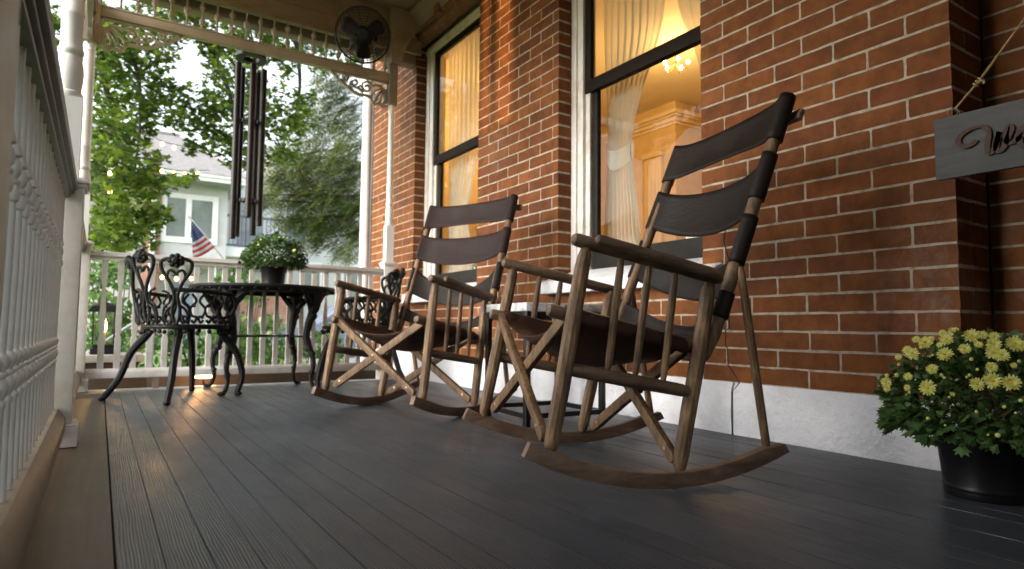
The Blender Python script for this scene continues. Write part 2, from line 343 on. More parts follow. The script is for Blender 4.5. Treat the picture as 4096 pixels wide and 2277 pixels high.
        if parent is not None: o.parent = parent
        return o
TM = {}
def tm(o):
    if o.name in TM: return TM[o.name]
    return Matrix.LocRotScale(o.location, o.rotation_euler, None)
def tag(o, label, cat, group=None, kind=None):
    if label: o['label'] = label
    if cat: o['category'] = cat
    if group: o['group'] = group
    if kind: o['kind'] = kind
    return o
def thing(name, label, cat, loc=(0,0,0), rz=0, group=None, rot=None):
    o = bpy.data.objects.new(name, None); COL.objects.link(o); o.empty_display_size = .1
    o.location = loc; o.rotation_euler = rot or (0, 0, rz); return tag(o, label, cat, group)
def struct(o): o['kind'] = 'structure'; return o
def copy_tree(o, parent=None):
    c = o.copy(); COL.objects.link(c)
    if parent is not None: c.parent = parent
    for ch in [q for q in bpy.data.objects if q.parent == o]: copy_tree(ch, c)
    return c
def lerp(a, c, t): return tuple(a[i]+(c[i]-a[i])*t for i in range(len(a)))
def smoothpts(P, n=6):
    """Catmull-Rom through the points"""
    P = [Vector(p) for p in P]; out = []
    for i in range(len(P)-1):
        p0, p1, p2, p3 = P[max(i-1, 0)], P[i], P[i+1], P[min(i+2, len(P)-1)]
        for k in range(n):
            t = k/n; out.append(.5*((2*p1)+(p2-p0)*t+(2*p0-5*p1+4*p2-p3)*t*t+(3*p1-p0-3*p2+p3)*t**3))
    out.append(P[-1]); return out
def spiral(cx, cy, r0, r1, a0, turns, n=18):
    return [(cx+(r0+(r1-r0)*i/n)*cos(a0+turns*2*pi*i/n), cy+(r0+(r1-r0)*i/n)*sin(a0+turns*2*pi*i/n)) for i in range(n+1)]
def tm(o):
    m = Matrix.LocRotScale(o.location, o.rotation_euler, None)
    return tm(o.parent) @ m if o.parent is not None else m

# ------------------------------------------------------------------ ground
def ground():
    mb = MB(); mb.box(-150, 150, -150, 250, -.42, -.38)
    g = mb.build('lawn', GRASS); struct(g)
    mb = MB(); mb.box(-60, 80, 18.2, 19.6, -.40, -.372)
    struct(mb.build('pavement', simple('concrete', (.42,.41,.39), (.33,.32,.30), .9, 4, .2)))
    mb = MB(); mb.box(3.9, 7.6, 13.2, 18.19, -.40, -.370)
    struct(mb.build('driveway', simple('asphalt', (.30,.30,.30), (.22,.22,.22), .9, 40, .3)))
ground()

# ------------------------------------------------------------------ porch floor
def porch_floor():
    mb = MB(); W_ = .0725; x = .0425; i = 0
    while x < 2.13:
        x1 = min(x+W_, 2.133); dz = random.uniform(-.0006, .0006)
        cut = random.uniform(.2, 3.6) if random.random() < .35 else None
        for a, c in ([(-1.6, 4.615)] if cut is None else [(-1.6, cut-.0008), (cut+.0008, 4.615)]):
            mb.box(x+.0011, x1-.0011, a, c, -.03, dz)
        x = x1; i += 1
    while x < 3.3:
        mb.box(x+.0014, x+W_-.0014, -1.6, .80, -.03, 0); x += W_
    struct(mb.build('porch_floor', FLOOR))
    mb = MB(); mb.box(-.215, .0395, -1.6, 4.615, -.03, .0015)
    struct(mb.build('porch_floor_edge_board', EDGEBOARD, bevel=.003))
    mb = MB(); mb.box(-.215, 2.133, 4.618, 4.735, -.035, .006)
    struct(mb.build('porch_floor_nosing', mat_paint('nosing_sheen_paint', (.32,.33,.34), (.20,.20,.20), 10, .35), bevel=.006))  # pale tone puts the strip's reflected light into its colour
    mb = MB(); mb.box(-.20, 3.3, -1.6, 4.70, -.06, -.006); mb.box(-.19, 2.13, 4.60, 4.68, -.6, -.06); mb.box(-.19, -.15, -1.6, 4.60, -.6, -.06)
    struct(mb.build('porch_floor_joists', simple('dark_void', (.012,.010,.008), None, .9, 5, 0)))
porch_floor()

# ------------------------------------------------------------------ brick house
WX = 2.14; COURSE = .0683; Z0 = .205; JT = .0082
OPEN = [(1.809, 2.829, .60, 2.80), (3.742, 4.802, .60, 2.80)]
house = thing('brick_house', 'red brick house with white mortar joints, two tall lit windows and white stone base', 'house', (2.3, 3.0, 0))
def brick_wall():
    mb = MB(); rb = random.Random(3)
    def brick(x0, x1, y0, y1, z0, z1, face='x'):
        j = lambda s=.0014: rb.uniform(-s, s)
        x0 += rb.uniform(-.0008, .0012)
        n = max(2, int((y1-y0)/.045)); c = .0035; za, zb = z0+j(.0008), z1+j(.0008); P = []
        for i in range(n+1): P.append((y0+(y1-y0)*i/n if 0 < i < n else (y0+c if i == 0 else y1-c), za+(j(.0014) if 0 < i < n else 0)))
        P += [(y1+j(.0006), za+c), (y1+j(.0016), (za+zb)/2), (y1+j(.0006), zb-c)]
        for i in range(n, -1, -1): P.append((y0+(y1-y0)*i/n if 0 < i < n else (y0+c if i == 0 else y1-c), zb+(j(.0014) if 0 < i < n else 0)))
        P += [(y0+j(.0006), zb-c), (y0+j(.0016), (za+zb)/2), (y0+j(.0006), za+c)]
        mb.prism(P, (x0, 0, 0), (0,1,0), (0,0,1), (1,0,0), x1-x0)
    Yend = 5.78
    for k in range(46):
        z0 = Z0+k*COURSE+JT/2; z1 = Z0+(k+1)*COURSE-JT/2; zc = (z0+z1)/2
        segs = [(.853, Yend)]
        for a, c, q, w in OPEN:
            if q < zc < w:
                segs = [t for s in segs for t in (((s[0], a), (c, s[1])) if s[0] < a and s[1] > c else (s,))]
        off = .980 if k % 2 else 1.099
        for a, c in segs:
            cuts = [a]
            n = math.ceil((a-off)/.238); y = off+n*.238
            while y < c-.03:
                if y > a+.03: cuts.append(y+rb.uniform(-.006, .006))
                y += .238
            cuts.append(c)
            for i in range(len(cuts)-1):
                l = JT/2 if i else 0; r = JT/2 if i < len(cuts)-2 else 0
                dep = .10
                if abs(cuts[i]-.853) < 1e-4 and k % 2: dep = .2195
                brick(WX, WX+dep, cuts[i]+l, cuts[i+1]-r, z0, z1)
        if not k % 2: mb.box(WX+.1075, WX+.2195, .853, .953, z0, z1, 0)
        # alcove wall beside the door
        y = .850
        n = 0
        while y > -1.6:
            w = .238 if (k+n) % 2 or n else .119
            mb.box(2.362, 2.45, y-w+JT, y, z0, z1, 0); y -= w; n += 1
    # mortar bed behind the brick faces
    zt = Z0+46*COURSE; X0 = WX+.0018; X1 = 2.225
    mb.box(X0, X1, .8548, OPEN[0][0]-.002, Z0, zt, 1); mb.box(X0, X1, OPEN[0][1]+.002, OPEN[1][0]-.002, Z0, zt, 1); mb.box(X0, X1, OPEN[1][1]+.002, Yend-.002, Z0, zt, 1)
    for a, c, q, w in OPEN: mb.box(X0, X1, a-.002, c+.002, Z0, q, 1); mb.box(X0, X1, a-.002, c+.002, w, zt, 1)
    mb.box(X1, 2.3585, .8548, .94, Z0, zt, 1); mb.box(2.3635, 2.44, -1.6, .848, Z0, zt, 1)
    mb.build('wall', [BRICK, MORTAR], house, world=True)
    # plinth of painted stone blocks with a sloped top
    mb = MB(); prof = [(2.126,0),(2.126,.176),(2.1415,.206),(2.20,.206),(2.20,0)]
    for a, c in ((.845, 1.655), (1.663, 3.05), (3.056, 4.4), (4.406, 5.79)):
        mb.prism([(p[0], p[1]) for p in prof], (0, a, 0), (1,0,0), (0,0,1), (0,1,0), c-a)
    mb.prism([(-.85, 0), (-.85, .176), (-.866, .206), (-.95, .206), (-.95, 0)], (2.2, 0, 0), (0,-1,0), (0,0,1), (1,0,0), .15)
    mb.box(2.35, 2.40, -1.6, .846, 0, .205)
    mb.build('plinth', PLINTH, house, bevel=.004, world=True)
    mb = MB(); mb.box(2.235, 6.0, 5.745, 5.79, -.6, 3.4); mb.box(5.62, 6.0, -1.6, 5.74, -.6, 3.4); mb.box(2.21, 2.25, 4.75, 5.74, -.6, .2)
    mb.build('side_wall', BRICK, house, world=True)
    mb = MB(); mb.box(.9, 6.0, -1.9, -1.602, -.4, 3.3); mb.box(2.95, 3.2, -1.6, .84, 0, 3.3); mb.build('added_blocking_wall', BRICK, house, world=True)  # walls added out of view to block light coming from behind the camera
    # settlement crack running up the masonry joints
    mb = MB(); z = 0; path = [(2.1245, 1.659, .0), (2.1245, 1.661, .10), (2.1245, 1.655, .17), (2.140, 1.632, .207)]
    for a, c in ((1.665,.25),(1.686,.272),(1.688,.34),(1.697,.352),(1.697,.41),(1.676,.425),(1.680,.49),(1.688,.50),(1.686,.56),(1.672,.575),(1.678,.63),(1.671,.69),(1.682,.72),(1.70,.78),(1.690,.83)): path.append((WX-.0012, a, c))
    for i in range(len(path)-1): mb.bar(path[i], path[i+1], .0028 if i else .004, .002, (1,0,0))
    mb.build('crack', simple('crack_shadow', (.015,.010,.008), None, .95, 5, 0), house, world=True)
brick_wall()

def window(a, c, tw, plant=False):
    """sash window behind the opening a..c; its right jamb stands behind the brick"""
    a0 = a; a = a-.165
    zt = 2.76; zb = .70
    mb = MB()
    X = 2.226
    def side(y0, s):
        for w0, w1, xo in ((0, .022, .006), (.022, tw*.45, 0), (tw*.45, tw*.52, .010), (tw*.52, tw*.8, .006), (tw*.8, tw-.004, .0)):
            mb.box(X+xo, 2.32, y0+s*w0, y0+s*w1, zb, zt)
    side(c, -1); side(a, 1)
    for w0, w1, xo in ((0, .022, .006), (.022, .055, 0), (.055, .08, .006)):
        mb.box(X+xo-.0015, 2.32, a, c, zt-w1, zt-w0)
    # stops beside the lower sash
    mb.box(X+.020, 2.262, c-tw-.032, c-tw+.004, zb, 1.732); mb.box(X+.020, 2.262, a+tw-.004, a+tw+.032, zb, 1.732)
    win = mb.build('window', WHITE, house, bevel=.003, world=True)
    # sashes
    y0, y1 = a+tw, c-tw
    mb = MB(); x0, x1 = 2.236, 2.262
    mb.box(x0, x1, y0, y0+.05, 1.735, zt-.08); mb.box(x0, x1, y1-.05, y1, 1.735, zt-.08)
    mb.box(x0-.001, x1, y0+.001, y1-.001, 1.73, 1.80); mb.box(x0-.001, x1, y0+.001, y1-.001, zt-.13, zt-.081)
    us = mb.build('upper_sash', SASH, win, bevel=.003, world=True)
    mb = MB(); mb.box(2.248, 2.2495, y0+.045, y1-.045, 1.795, zt-.125); mb.build('upper_pane', GLASS, win, world=True)
    y0, y1 = a+tw+.030, c-tw-.030
    mb = MB(); x0, x1 = 2.264, 2.292
    mb.box(x0, x1, y0, y0+.045, zb, 1.78); mb.box(x0, x1, y1-.045, y1, zb, 1.78)
    mb.box(x0-.001, x1, y0+.001, y1-.001, 1.74, 1.795); mb.box(x0-.001, x1, y0+.001, y1-.001, .735, .835)
    mb.build('lower_sash', SASHG, win, bevel=.003, world=True)
    mb = MB(); mb.box(2.277, 2.2785, y0+.04, y1-.04, .83, 1.745); mb.build('lower_pane', GLASS, win, world=True)
    # stone sill
    mb = MB(); mb.prism([(2.085,.605),(2.085,.668),(2.24,.735),(2.33,.735),(2.33,.60),(2.15,.60)], (0, a0-.10, 0), (1,0,0), (0,0,1), (0,1,0), c-a0+.19)
    mb.build('sill', PLINTH, win, bevel=.005, world=True)
window(1.809, 2.829, .118); window(3.742, 4.802, .155)
# carved lintels
for a, c in ((1.809, 2.829), (3.742, 4.802)):
    mb = MB(); mb.box(2.075, 2.20, a-.09, c+.09, 2.81, 2.875); mb.box(2.10, 2.2, a-.06, c+.06, 2.765, 2.81); mb.box(2.06, 2.2, a-.11, c+.11, 2.875, 3.02)
    for y in (a-.03, (a+c)/2, c+.03): mb.box(2.05, 2.2, y-.045, y+.045, 2.80, 3.03)
    mb.build('lintel', simple('brown_sandstone', (.21,.105,.050), (.12,.062,.035), .85, 18, .7, .01), house, bevel=.006, world=True)

# ------------------------------------------------------------------ lit room behind the windows
def room():
    mb = MB(); zc = 2.82
    # inner face of the front wall, round the openings
    for y0, y1 in ((.96, 1.62), (2.84, 3.56), (4.81, 5.66)): mb.box(2.30, 2.42, y0, y1, .1, zc)
    for a, c in ((1.62, 2.84), (3.56, 4.81)): mb.box(2.30, 2.42, a, c, .1, .68); mb.box(2.30, 2.42, a, c, 2.72, zc)
    mb.box(5.45, 5.6, .96, 5.66, .1, zc); mb.box(5.0, 5.44, 4.57, 5.66, .1, zc); mb.box(2.42, 5.6, .90, .96, .1, zc); mb.box(2.30, 5.6, 5.66, 5.74, .1, zc)
    mb.build('room_wall', OCHRE, house, world=True)
    mb = MB(); mb.box(2.30, 5.6, .90, 5.74, zc, zc+.1); mb.build('room_ceiling', simple('room_ceiling_paint', (.72,.60,.36), (.68,.56,.33), .7, 4, 0), house, world=True)
    mb = MB(); mb.box(2.30, 5.6, .90, 5.74, .02, .1); mb.build('room_floor', simple('room_parquet', (.22,.12,.06), (.16,.08,.04), .4, 8, 0), house, world=True)
    mb = MB()
    for p, z0, z1 in ((.015, 2.57, 2.60), (.04, 2.60, 2.64), (.07, 2.64, 2.66), (.10, 2.66, 2.70)):
        mb.box(5.0-p, 5.02, 4.57-p, 5.66, z0, z1); mb.box(5.45-p, 5.46, .96, 4.57-p, z0, z1); mb.box(5.02, 5.45, 4.57-p, 4.58, z0, z1)
    mb.build('cornice', IVORY, house, world=True, bevel=.004)
    mb = MB(); mb.box(4.955, 5.0, 4.74, 4.99, .1, 2.26); mb.box(4.935, 5.0, 4.72, 5.01, 2.26, 2.32)
    for i in range(4): mb.box(4.945, 4.956, 4.765+i*.055, 4.79+i*.055, .3, 2.2)
    mb.build('door_casing', IVORY, house, world=True, bevel=.004)
room()
def lamp_light(name, loc, power, col, r, parent=None):
    d = bpy.data.lights.new(name, 'POINT'); d.energy = power; d.color = col; d.shadow_soft_size = r
    o = bpy.data.objects.new(name, d); COL.objects.link(o); o.location = loc
    if parent is not None: o.parent = parent; o.location = tm(parent).inverted() @ Vector(loc)
    return o
BULB = mat_emit('lit_bulb', (1, .72, .34), 14)
def chandelier(loc, power, label):
    t = thing('chandelier', label, 'chandelier', (loc[0], loc[1], 2.82))
    mb = MB(); mb.tube([(loc[0], loc[1], 2.82), (loc[0], loc[1], loc[2]+.05)], .006, 6)
    for k in range(5):
        a = k*2*pi/5+.3; mb.tube(smoothpts([(loc[0], loc[1], loc[2]+.05), (loc[0]+.06*cos(a), loc[1]+.06*sin(a), loc[2]-.02), (loc[0]+.10*cos(a), loc[1]+.10*sin(a), loc[2]-.01)], 4), .005, 6)
    mb.build('frame', simple('brass', (.5,.34,.12), None, .35, 20, 0, metallic=1), t, world=True)
    for k in range(5):
        a = k*2*pi/5+.3; mb = MB(); mb.ball((loc[0]+.10*cos(a), loc[1]+.10*sin(a), loc[2]+.03), .013, 8, sc=(1,1,1.5)); mb.build('bulb', BULB, t, world=True)
    lamp_light('chandelier_light', (loc[0], loc[1], loc[2]-.03), power, (1, .64, .29), .45, t)
chandelier((3.95, 3.60, 2.60), 14, 'small chandelier with glowing bulbs seen through the near window')
chandelier((3.1, 5.1, 2.45), 8, 'added chandelier brightening the room behind the far window')  # unseen lamp added to brighten the room at this window

# curtains
def curtain_thing(label, ylist, zlist_edges, folds, tie=None, flip=False):
    """rows: list of (z, y_left, y_right); sheer cloth with vertical folds"""
    rows = zlist_edges; NX = 70; mb = MB(); vs = []; fs = []
    for i, (z, yl, yr) in enumerate(rows):
        for j in range(NX+1):
            t = j/NX; y = yl+(yr-yl)*t
            amp = .016*(abs(yr-yl)/.5)**.3
            x = 2.365+amp*sin(folds*2*pi*t+.8*sin(3*t+z))+.006*sin(folds*5.3*t+z*2)
            vs.append((x, y, z))
    for i in range(len(rows)-1):
        for j in range(NX): a = i*(NX+1)+j; fs.append((a, a+1, a+NX+2, a+NX+1))
    t = thing('curtain', label, 'curtain', (2.365, (rows[0][1]+rows[0][2])/2, rows[-1][0]), group='sheer curtains in the windows')
    mb.add(vs, fs, 0, True); mb.build('cloth', SHEER, t, world=True)
    if tie:
        z, y0, y1, dz = tie; mb = MB(); P = []
        n = 14
        for s in (-.03, .03):
            pass
        vs = []; fs = []
        for i in range(n+1):
            u = i/n; a = pi*u; yy = y0+(y1-y0)*u; xx = 2.365-.045*sin(a)
            zz = z-dz*sin(a*.9)
            for h in (-.055, .055): vs.append((xx, yy, zz+h*(1-.25*abs(u-.5))))
        for i in range(n): fs.append((2*i, 2*i+2, 2*i+3, 2*i+1))
        mb.add(vs, fs, 0, True); mb.build('tieback', SHEER, t, world=True)
    return t
def interp_rows(keys, n=26):
    out = []
    ks = sorted(keys, key=lambda k: -k[0])
    for i in range(n):
        z = ks[0][0]+(ks[-1][0]-ks[0][0])*i/(n-1)
        for a, c in zip(ks, ks[1:]):
            if a[0] >= z-1e-9 >= c[0]-1e-6 or c is ks[-1]:
                if z >= c[0]-1e-6:
                    t = (a[0]-z)/(a[0]-c[0]); t = t*t*(3-2*t); out.append((z, a[1]+(c[1]-a[1])*t, a[2]+(c[2]-a[2])*t)); break
    return out
curtain_thing('sheer curtain tied back with a wide band, at the left of the near window', None, interp_rows([(2.74,2.72,2.16),(2.1,2.70,2.22),(1.40,2.66,2.47),(1.30,2.665,2.46),(1.0,2.69,2.42),(.74,2.70,2.38)]), 9, (1.40, 2.675, 2.455, .07))
curtain_thing('thin sheer curtain edge beside the right brick edge of the near window', None, interp_rows([(2.74,1.76,2.30),(2.1,1.76,2.13),(1.6,1.76,1.99),(1.40,1.76,1.93),(.74,1.76,1.98)]), 6)
curtain_thing('sheer curtain gathered at the left of the far window behind the second chair', None, interp_rows([(2.72,4.66,4.02),(1.9,4.64,4.04),(1.45,4.60,4.24),(1.30,4.60,4.30),(1.0,4.62,4.22),(.74,4.64,4.14)]), 9, (1.38, 4.61, 4.27, .07))
curtain_thing('sheer curtain panel at the right side of the far window', None, interp_rows([(2.72,3.72,4.14),(1.9,3.72,4.06),(1.4,3.72,3.94),(.74,3.72,3.98)]), 6)
# things standing at the windows inside
t = thing('table_lamp', 'small white glass lamp on a brown table inside the near window', 'lamp', (2.62, 2.26, .78))
mb = MB(); mb.lathe([(.035,.78),(.03,.80),(.012,.82),(.012,.85)], (2.62, 2.26, 0), 14); mb.build('base', IVORY, t, world=True)
mb = MB(); mb.lathe([(.062,.83),(.064,.85),(.056,.89),(.040,.925),(.018,.945)], (2.62, 2.26, 0), 18); mb.build('shade', simple('milk_glass', (.85,.82,.76), None, .15, 5, 0), t, world=True)
t = thing('side_table', 'brown round-backed wooden table inside the near window', 'table', (2.85, 2.35, .1))
mb = MB(); mb.lathe([(.32,.74),(.33,.755),(.33,.77),(.31,.78)], (2.85, 2.35, 0), 32); mb.build('tabletop', simple('red_brown_varnish', (.20,.075,.03), None, .25, 8, .05), t, world=True)
mb = MB(); mb.lathe([(.2,.1),(.05,.14),(.04,.5),(.07,.74)], (2.85, 2.35, 0), 14); mb.build('pedestal', simple('red_brown_varnish_leg', (.18,.07,.03), None, .3, 8, .05), t, world=True)
t = thing('settee', 'brown curved settee back inside the near window', 'sofa', (3.15, 2.35, .1))
mb = MB(); mb.prism([(-.55,.1),(-.55,.86),(-.42,.98),(-.2,1.03),(0,1.0),(.2,1.03),(.42,.98),(.55,.86),(.55,.1)], (3.15, 2.45, 0), (0,1,0), (0,0,1), (1,0,0), .10); mb.build('backrest', simple('brown_upholstery', (.17,.06,.025), (.10,.035,.015), .5, 20, .2), t, world=True, bevel=.02)
mb = MB(); mb.box(3.25, 3.75, 1.92, 2.98, .25, .52); mb.build('seat', simple('brown_upholstery_seat', (.17,.06,.025), None, .6, 20, .1), t, world=True, bevel=.04)
t = thing('potted_plant', 'small green potted plant on the inner sill of the far window', 'plant', (2.335, 4.08, .735))
mb = MB(); mb.lathe([(.026,.735),(.032,.80),(.036,.86),(.034,.865),(.028,.85)], (2.335, 4.08, 0), 14); mb.build('pot', simple('green_glaze', (.025,.12,.07), None, .25, 20, 0), t, world=True)
mb = MB(); rr = random.Random(2)
for i in range(70):
    a = rr.uniform(0, 2*pi); h = rr.uniform(.87, 1.20); r = rr.uniform(.0, .03); d = Vector((cos(a)*.018, sin(a)*.018, rr.uniform(.0,.015))); w = Vector((-sin(a), cos(a), 0))*.006; p = Vector((2.335+cos(a)*r, 4.08+sin(a)*r, h))
    mb.add([p-w, p+d*.6-w*1.4, p+d, p+d*.6+w*1.4, p+w], [(0,1,2,3,4)])
mb.tube([(2.335,4.08,.86),(2.337,4.082,1.2)], .003, 5); mb.build('foliage', LEAFDK, t, world=True)

# ------------------------------------------------------------------ porch roof structure
def roof():
    mb = MB(); mb.box(-.55, 2.2, -1.8, 5.0, 2.96, 3.02); struct(mb.build('porch_ceiling', CEIL))
    mb = MB(); mb.box(-.60, 6.2, -2.0, 5.15, 3.2, 3.5); mb.box(2.0, 6.2, 5.15, 6.0, 3.35, 3.6); struct(mb.build('porch_roof', simple('roof_shingle', (.10,.10,.10), None, .9, 30, .4)))
    pc = thing('porch_beam', 'cream painted fascia beam across the far end of the porch ceiling', 'beam', (.9, 4.74, 2.64))
    mb = MB(); mb.box(-.17, 2.133, 4.70, 4.735, 2.655, 2.958); mb.box(-.17, 2.133, 4.685, 4.7, 2.645, 2.68); mb.box(-.17, 2.133, 4.69, 4.70, 2.78, 2.80); mb.build('fascia', CREAM, pc, world=True, bevel=.004)
    mb = MB(); mb.box(-.20, 2.133, 4.80, 4.90, 2.60, 2.955); mb.build('outer_beam', CREAM, pc, world=True, bevel=.004)
    pc = thing('porch_beam', 'cream painted beam along the open side of the porch above the near railing', 'beam', (-.13, 2, 2.64))
    mb = MB(); mb.box(-.17, -.09, -1.8, 4.68, 2.655, 2.958); mb.box(-.26, -.20, -1.8, 4.78, 2.60, 2.955); mb.build('fascia', CREAM, pc, world=True, bevel=.004)
    pc = thing('wall_cornice', 'cream painted moulding where the brick wall meets the porch ceiling', 'moulding', (2.1, 2, 2.86))
    mb = MB(); mb.box(2.045, 2.139, -1.8, 4.683, 3.035, 3.10); mb.prism([(2.139,2.955),(1.98,2.955),(1.98,2.93),(2.02,2.915),(2.05,2.88),(2.075,2.84),(2.10,2.83),(2.139,2.83)], (0,.86,0), (1,0,0), (0,0,1), (0,1,0), 3.82); mb.build('moulding', CREAM, pc, world=True, bevel=.003)
roof()

# ------------------------------------------------------------------ posts
def post(x, y, s=1.0, label='', half_w=None, zcap=2.42):
    t = thing('porch_post', label, 'post', (x, y, 0), group='turned porch posts')
    nb = .062*s; 
    mb = MB(); b = nb*1.32; mb.box(-b, b, -b, b, .004, .072); mb.box(-b*.92, b*.92, -b*.92, b*.92, .072, .080); mb.build('base', WHITE, t, bevel=.005)
    mb = MB(); mb.box(-nb, nb, -nb, nb, .080, .885); mb.build('newel', WHITE, t, bevel=.004)
    mb = MB(); c = nb*1.13; mb.box(-c, c, -c, c, .885, .897); c = nb*1.25; mb.box(-c, c, -c, c, .897, .911); c = nb*1.05; mb.box(-c, c, -c, c, .911, .920); mb.build('cap', WHITE, t, bevel=.003)
    mb = MB(); q = .043*s; mb.box(-q, q, -q, q, .918, 1.205)
    k = s*1.0
    mb.lathe([(.042*k,1.203),(.044*k,1.215),(.042*k,1.225),(.036*k,1.23),(.037*k,1.24),(.0405*k,1.265),(.042*k,1.295),(.040*k,1.325),(.034*k,1.35),(.0315*k,1.358),(.036*k,1.364),(.040*k,1.372),(.040*k,1.380),(.036*k,1.388),(.034*k,1.395),(.0325*k,1.42),(.034*k,1.50),(.036*k,1.505),(.036*k,1.515),(.033*k,1.52),(.031*k,1.9),(.030*k,2.10),(.034*k,2.112),(.036*k,2.12),(.030*k,2.13),(.034*k,2.17)], (0,0,0), 24)
    mb.build('shaft', WHITE_COOL, t)
    mb = MB(); q = .048*s; mb.box(-q, q, -q, q, 2.17, 2.645); mb.build('capital', CREAM, t, bevel=.004)
    return t
post(-.127, .575, 1, 'white porch post nearest the camera, out of focus at the left edge')
post(-.127, 2.682, 1, 'white turned porch post midway along the near railing')
post(-.127, 4.69, 1, 'white turned porch post at the far left corner behind the middle post')
post(1.88, 4.69, .72, 'slim white turned post at the far end beside the brick wall')
# block joining the slim post to the wall at the top
t = thing('wall_bracket', 'cream painted curved block between the slim post and the ceiling by the wall', 'bracket', (1.95, 4.69, 2.45))
mb = MB(); mb.prism([(1.845,2.50),(1.84,2.955),(2.136,2.955),(2.136,2.86),(2.06,2.80),(2.0,2.70),(1.95,2.60),(1.935,2.50)], (0,4.62,0), (1,0,0), (0,0,1), (0,1,0), .06); mb.build('block', CREAM, t, world=True, bevel=.004)

# ------------------------------------------------------------------ railings
BAL = [(.0078,.128),(.0072,.150),(.0062,.20),(.0060,.288),(.0080,.292),(.0080,.297),(.0045,.302),(.0085,.309),(.0112,.320),(.0085,.331),(.0048,.335),(.0088,.338),(.0088,.342),(.0048,.345),(.0085,.350),(.0108,.360),(.0082,.369),(.0050,.373),(.0052,.40),(.0060,.50),(.0062,.59),(.0060,.600),(.0048,.603),(.0085,.606),(.0106,.616),(.0085,.626),(.0048,.630),(.0088,.633),(.0088,.637),(.0048,.640),(.0085,.645),(.0108,.656),(.0080,.667),(.0045,.672),(.0105,.676),(.0100,.680),(.0065,.694),(.0058,.71),(.0062,.85)]
def side_railing(y0, y1, label):
    t = thing('porch_railing', label, 'railing', (-.12, (y0+y1)/2, 0), group='turned baluster railings along the open side')
    mb = MB(); mb.box(-.172, -.084, y0, y1, .872, .905); mb.box(-.165, -.091, y0, y1, .905, .914); mb.box(-.15, -.095, y0, y1, .860, .872); mb.box(-.138, -.104, y0, y1, .847, .860)
    mb.build('handrail', RAILWOOD, t, bevel=.004, world=True)
    mb = MB(); mb.prism([(-.160,.055),(-.160,.098),(-.142,.132),(-.104,.132),(-.082,.100),(-.082,.055)], (0,y0,0), (1,0,0), (0,0,1), (0,1,0), y1-y0); mb.build('bottom_rail', mat_paint('tan_rail_paint', (.20,.155,.10), (.11,.08,.05), 9, .4) if 'tan_rail_paint' not in bpy.data.materials else bpy.data.materials['tan_rail_paint'], t, bevel=.003, world=True)
    n = int((y1-y0)/.0885); src = None
    for i in range(n):
        y = y0+(y1-y0)*(i+.5)/n
        if src is None:
            mb = MB(); mb.lathe(BAL, (0,0,0), 14); src = mb.build('baluster', WHITE_COOL, t); o = src
        else: o = src.copy(); COL.objects.link(o)
        o.location = (-.121+.12, y-(y0+y1)/2, 0)
side_railing(-1.45, .51, 'turned baluster railing at the camera, left of the nearest post')
side_railing(.64, 2.618, 'turned baluster railing between the nearest post and the middle post')
side_railing(2.746, 4.625, 'turned baluster railing between the middle post and the far corner')
def far_railing():
    t = thing('porch_railing', 'white railing of flat sawn balusters across the far end of the porch', 'railing', (.9, 4.69, 0))
    mb = MB(); mb.box(-.065, 1.836, 4.655, 4.725, .832, .850); mb.box(-.065, 1.836, 4.66, 4.72, .850, .862); mb.box(-.065, 1.836, 4.67, 4.71, .808, .832); mb.build('handrail', WHITE, t, bevel=.005, world=True)
    mb = MB(); mb.box(-.065, 1.836, 4.66, 4.72, .078, .118); mb.prism([(4.66,.118),(4.678,.136),(4.702,.136),(4.72,.118)], (-.065,0,0), (0,1,0), (0,0,1), (1,0,0), 1.901); mb.build('bottom_rail', WHITE, t, bevel=.004, world=True)
    half = [(.0175,.13),(.0175,.30),(.019,.315),(.012,.345),(.0165,.375),(.0175,.42),(.016,.50),(.0125,.585),(.0095,.625),(.0095,.645),(.0150,.675),(.0175,.70),(.0175,.815)]
    poly = [(r, z) for r, z in half]+[(-r, z) for r, z in reversed(half)]
    src = None; x = .013
    while x < 1.80:
        if src is None: mb = MB(); mb.prism(poly, (0,-.009,0), (1,0,0), (0,0,1), (0,1,0), .018); src = mb.build('baluster', WHITE, t, bevel=.002, seg=1); o = src
        else: o = src.copy(); COL.objects.link(o)
        o.location = (x-.9, 0, 0); x += .0864
    mb = MB(); mb.box(.30, .335, 4.665, 4.70, .004, .08); mb.build('support_block', CREAM, t, world=True)
far_railing()

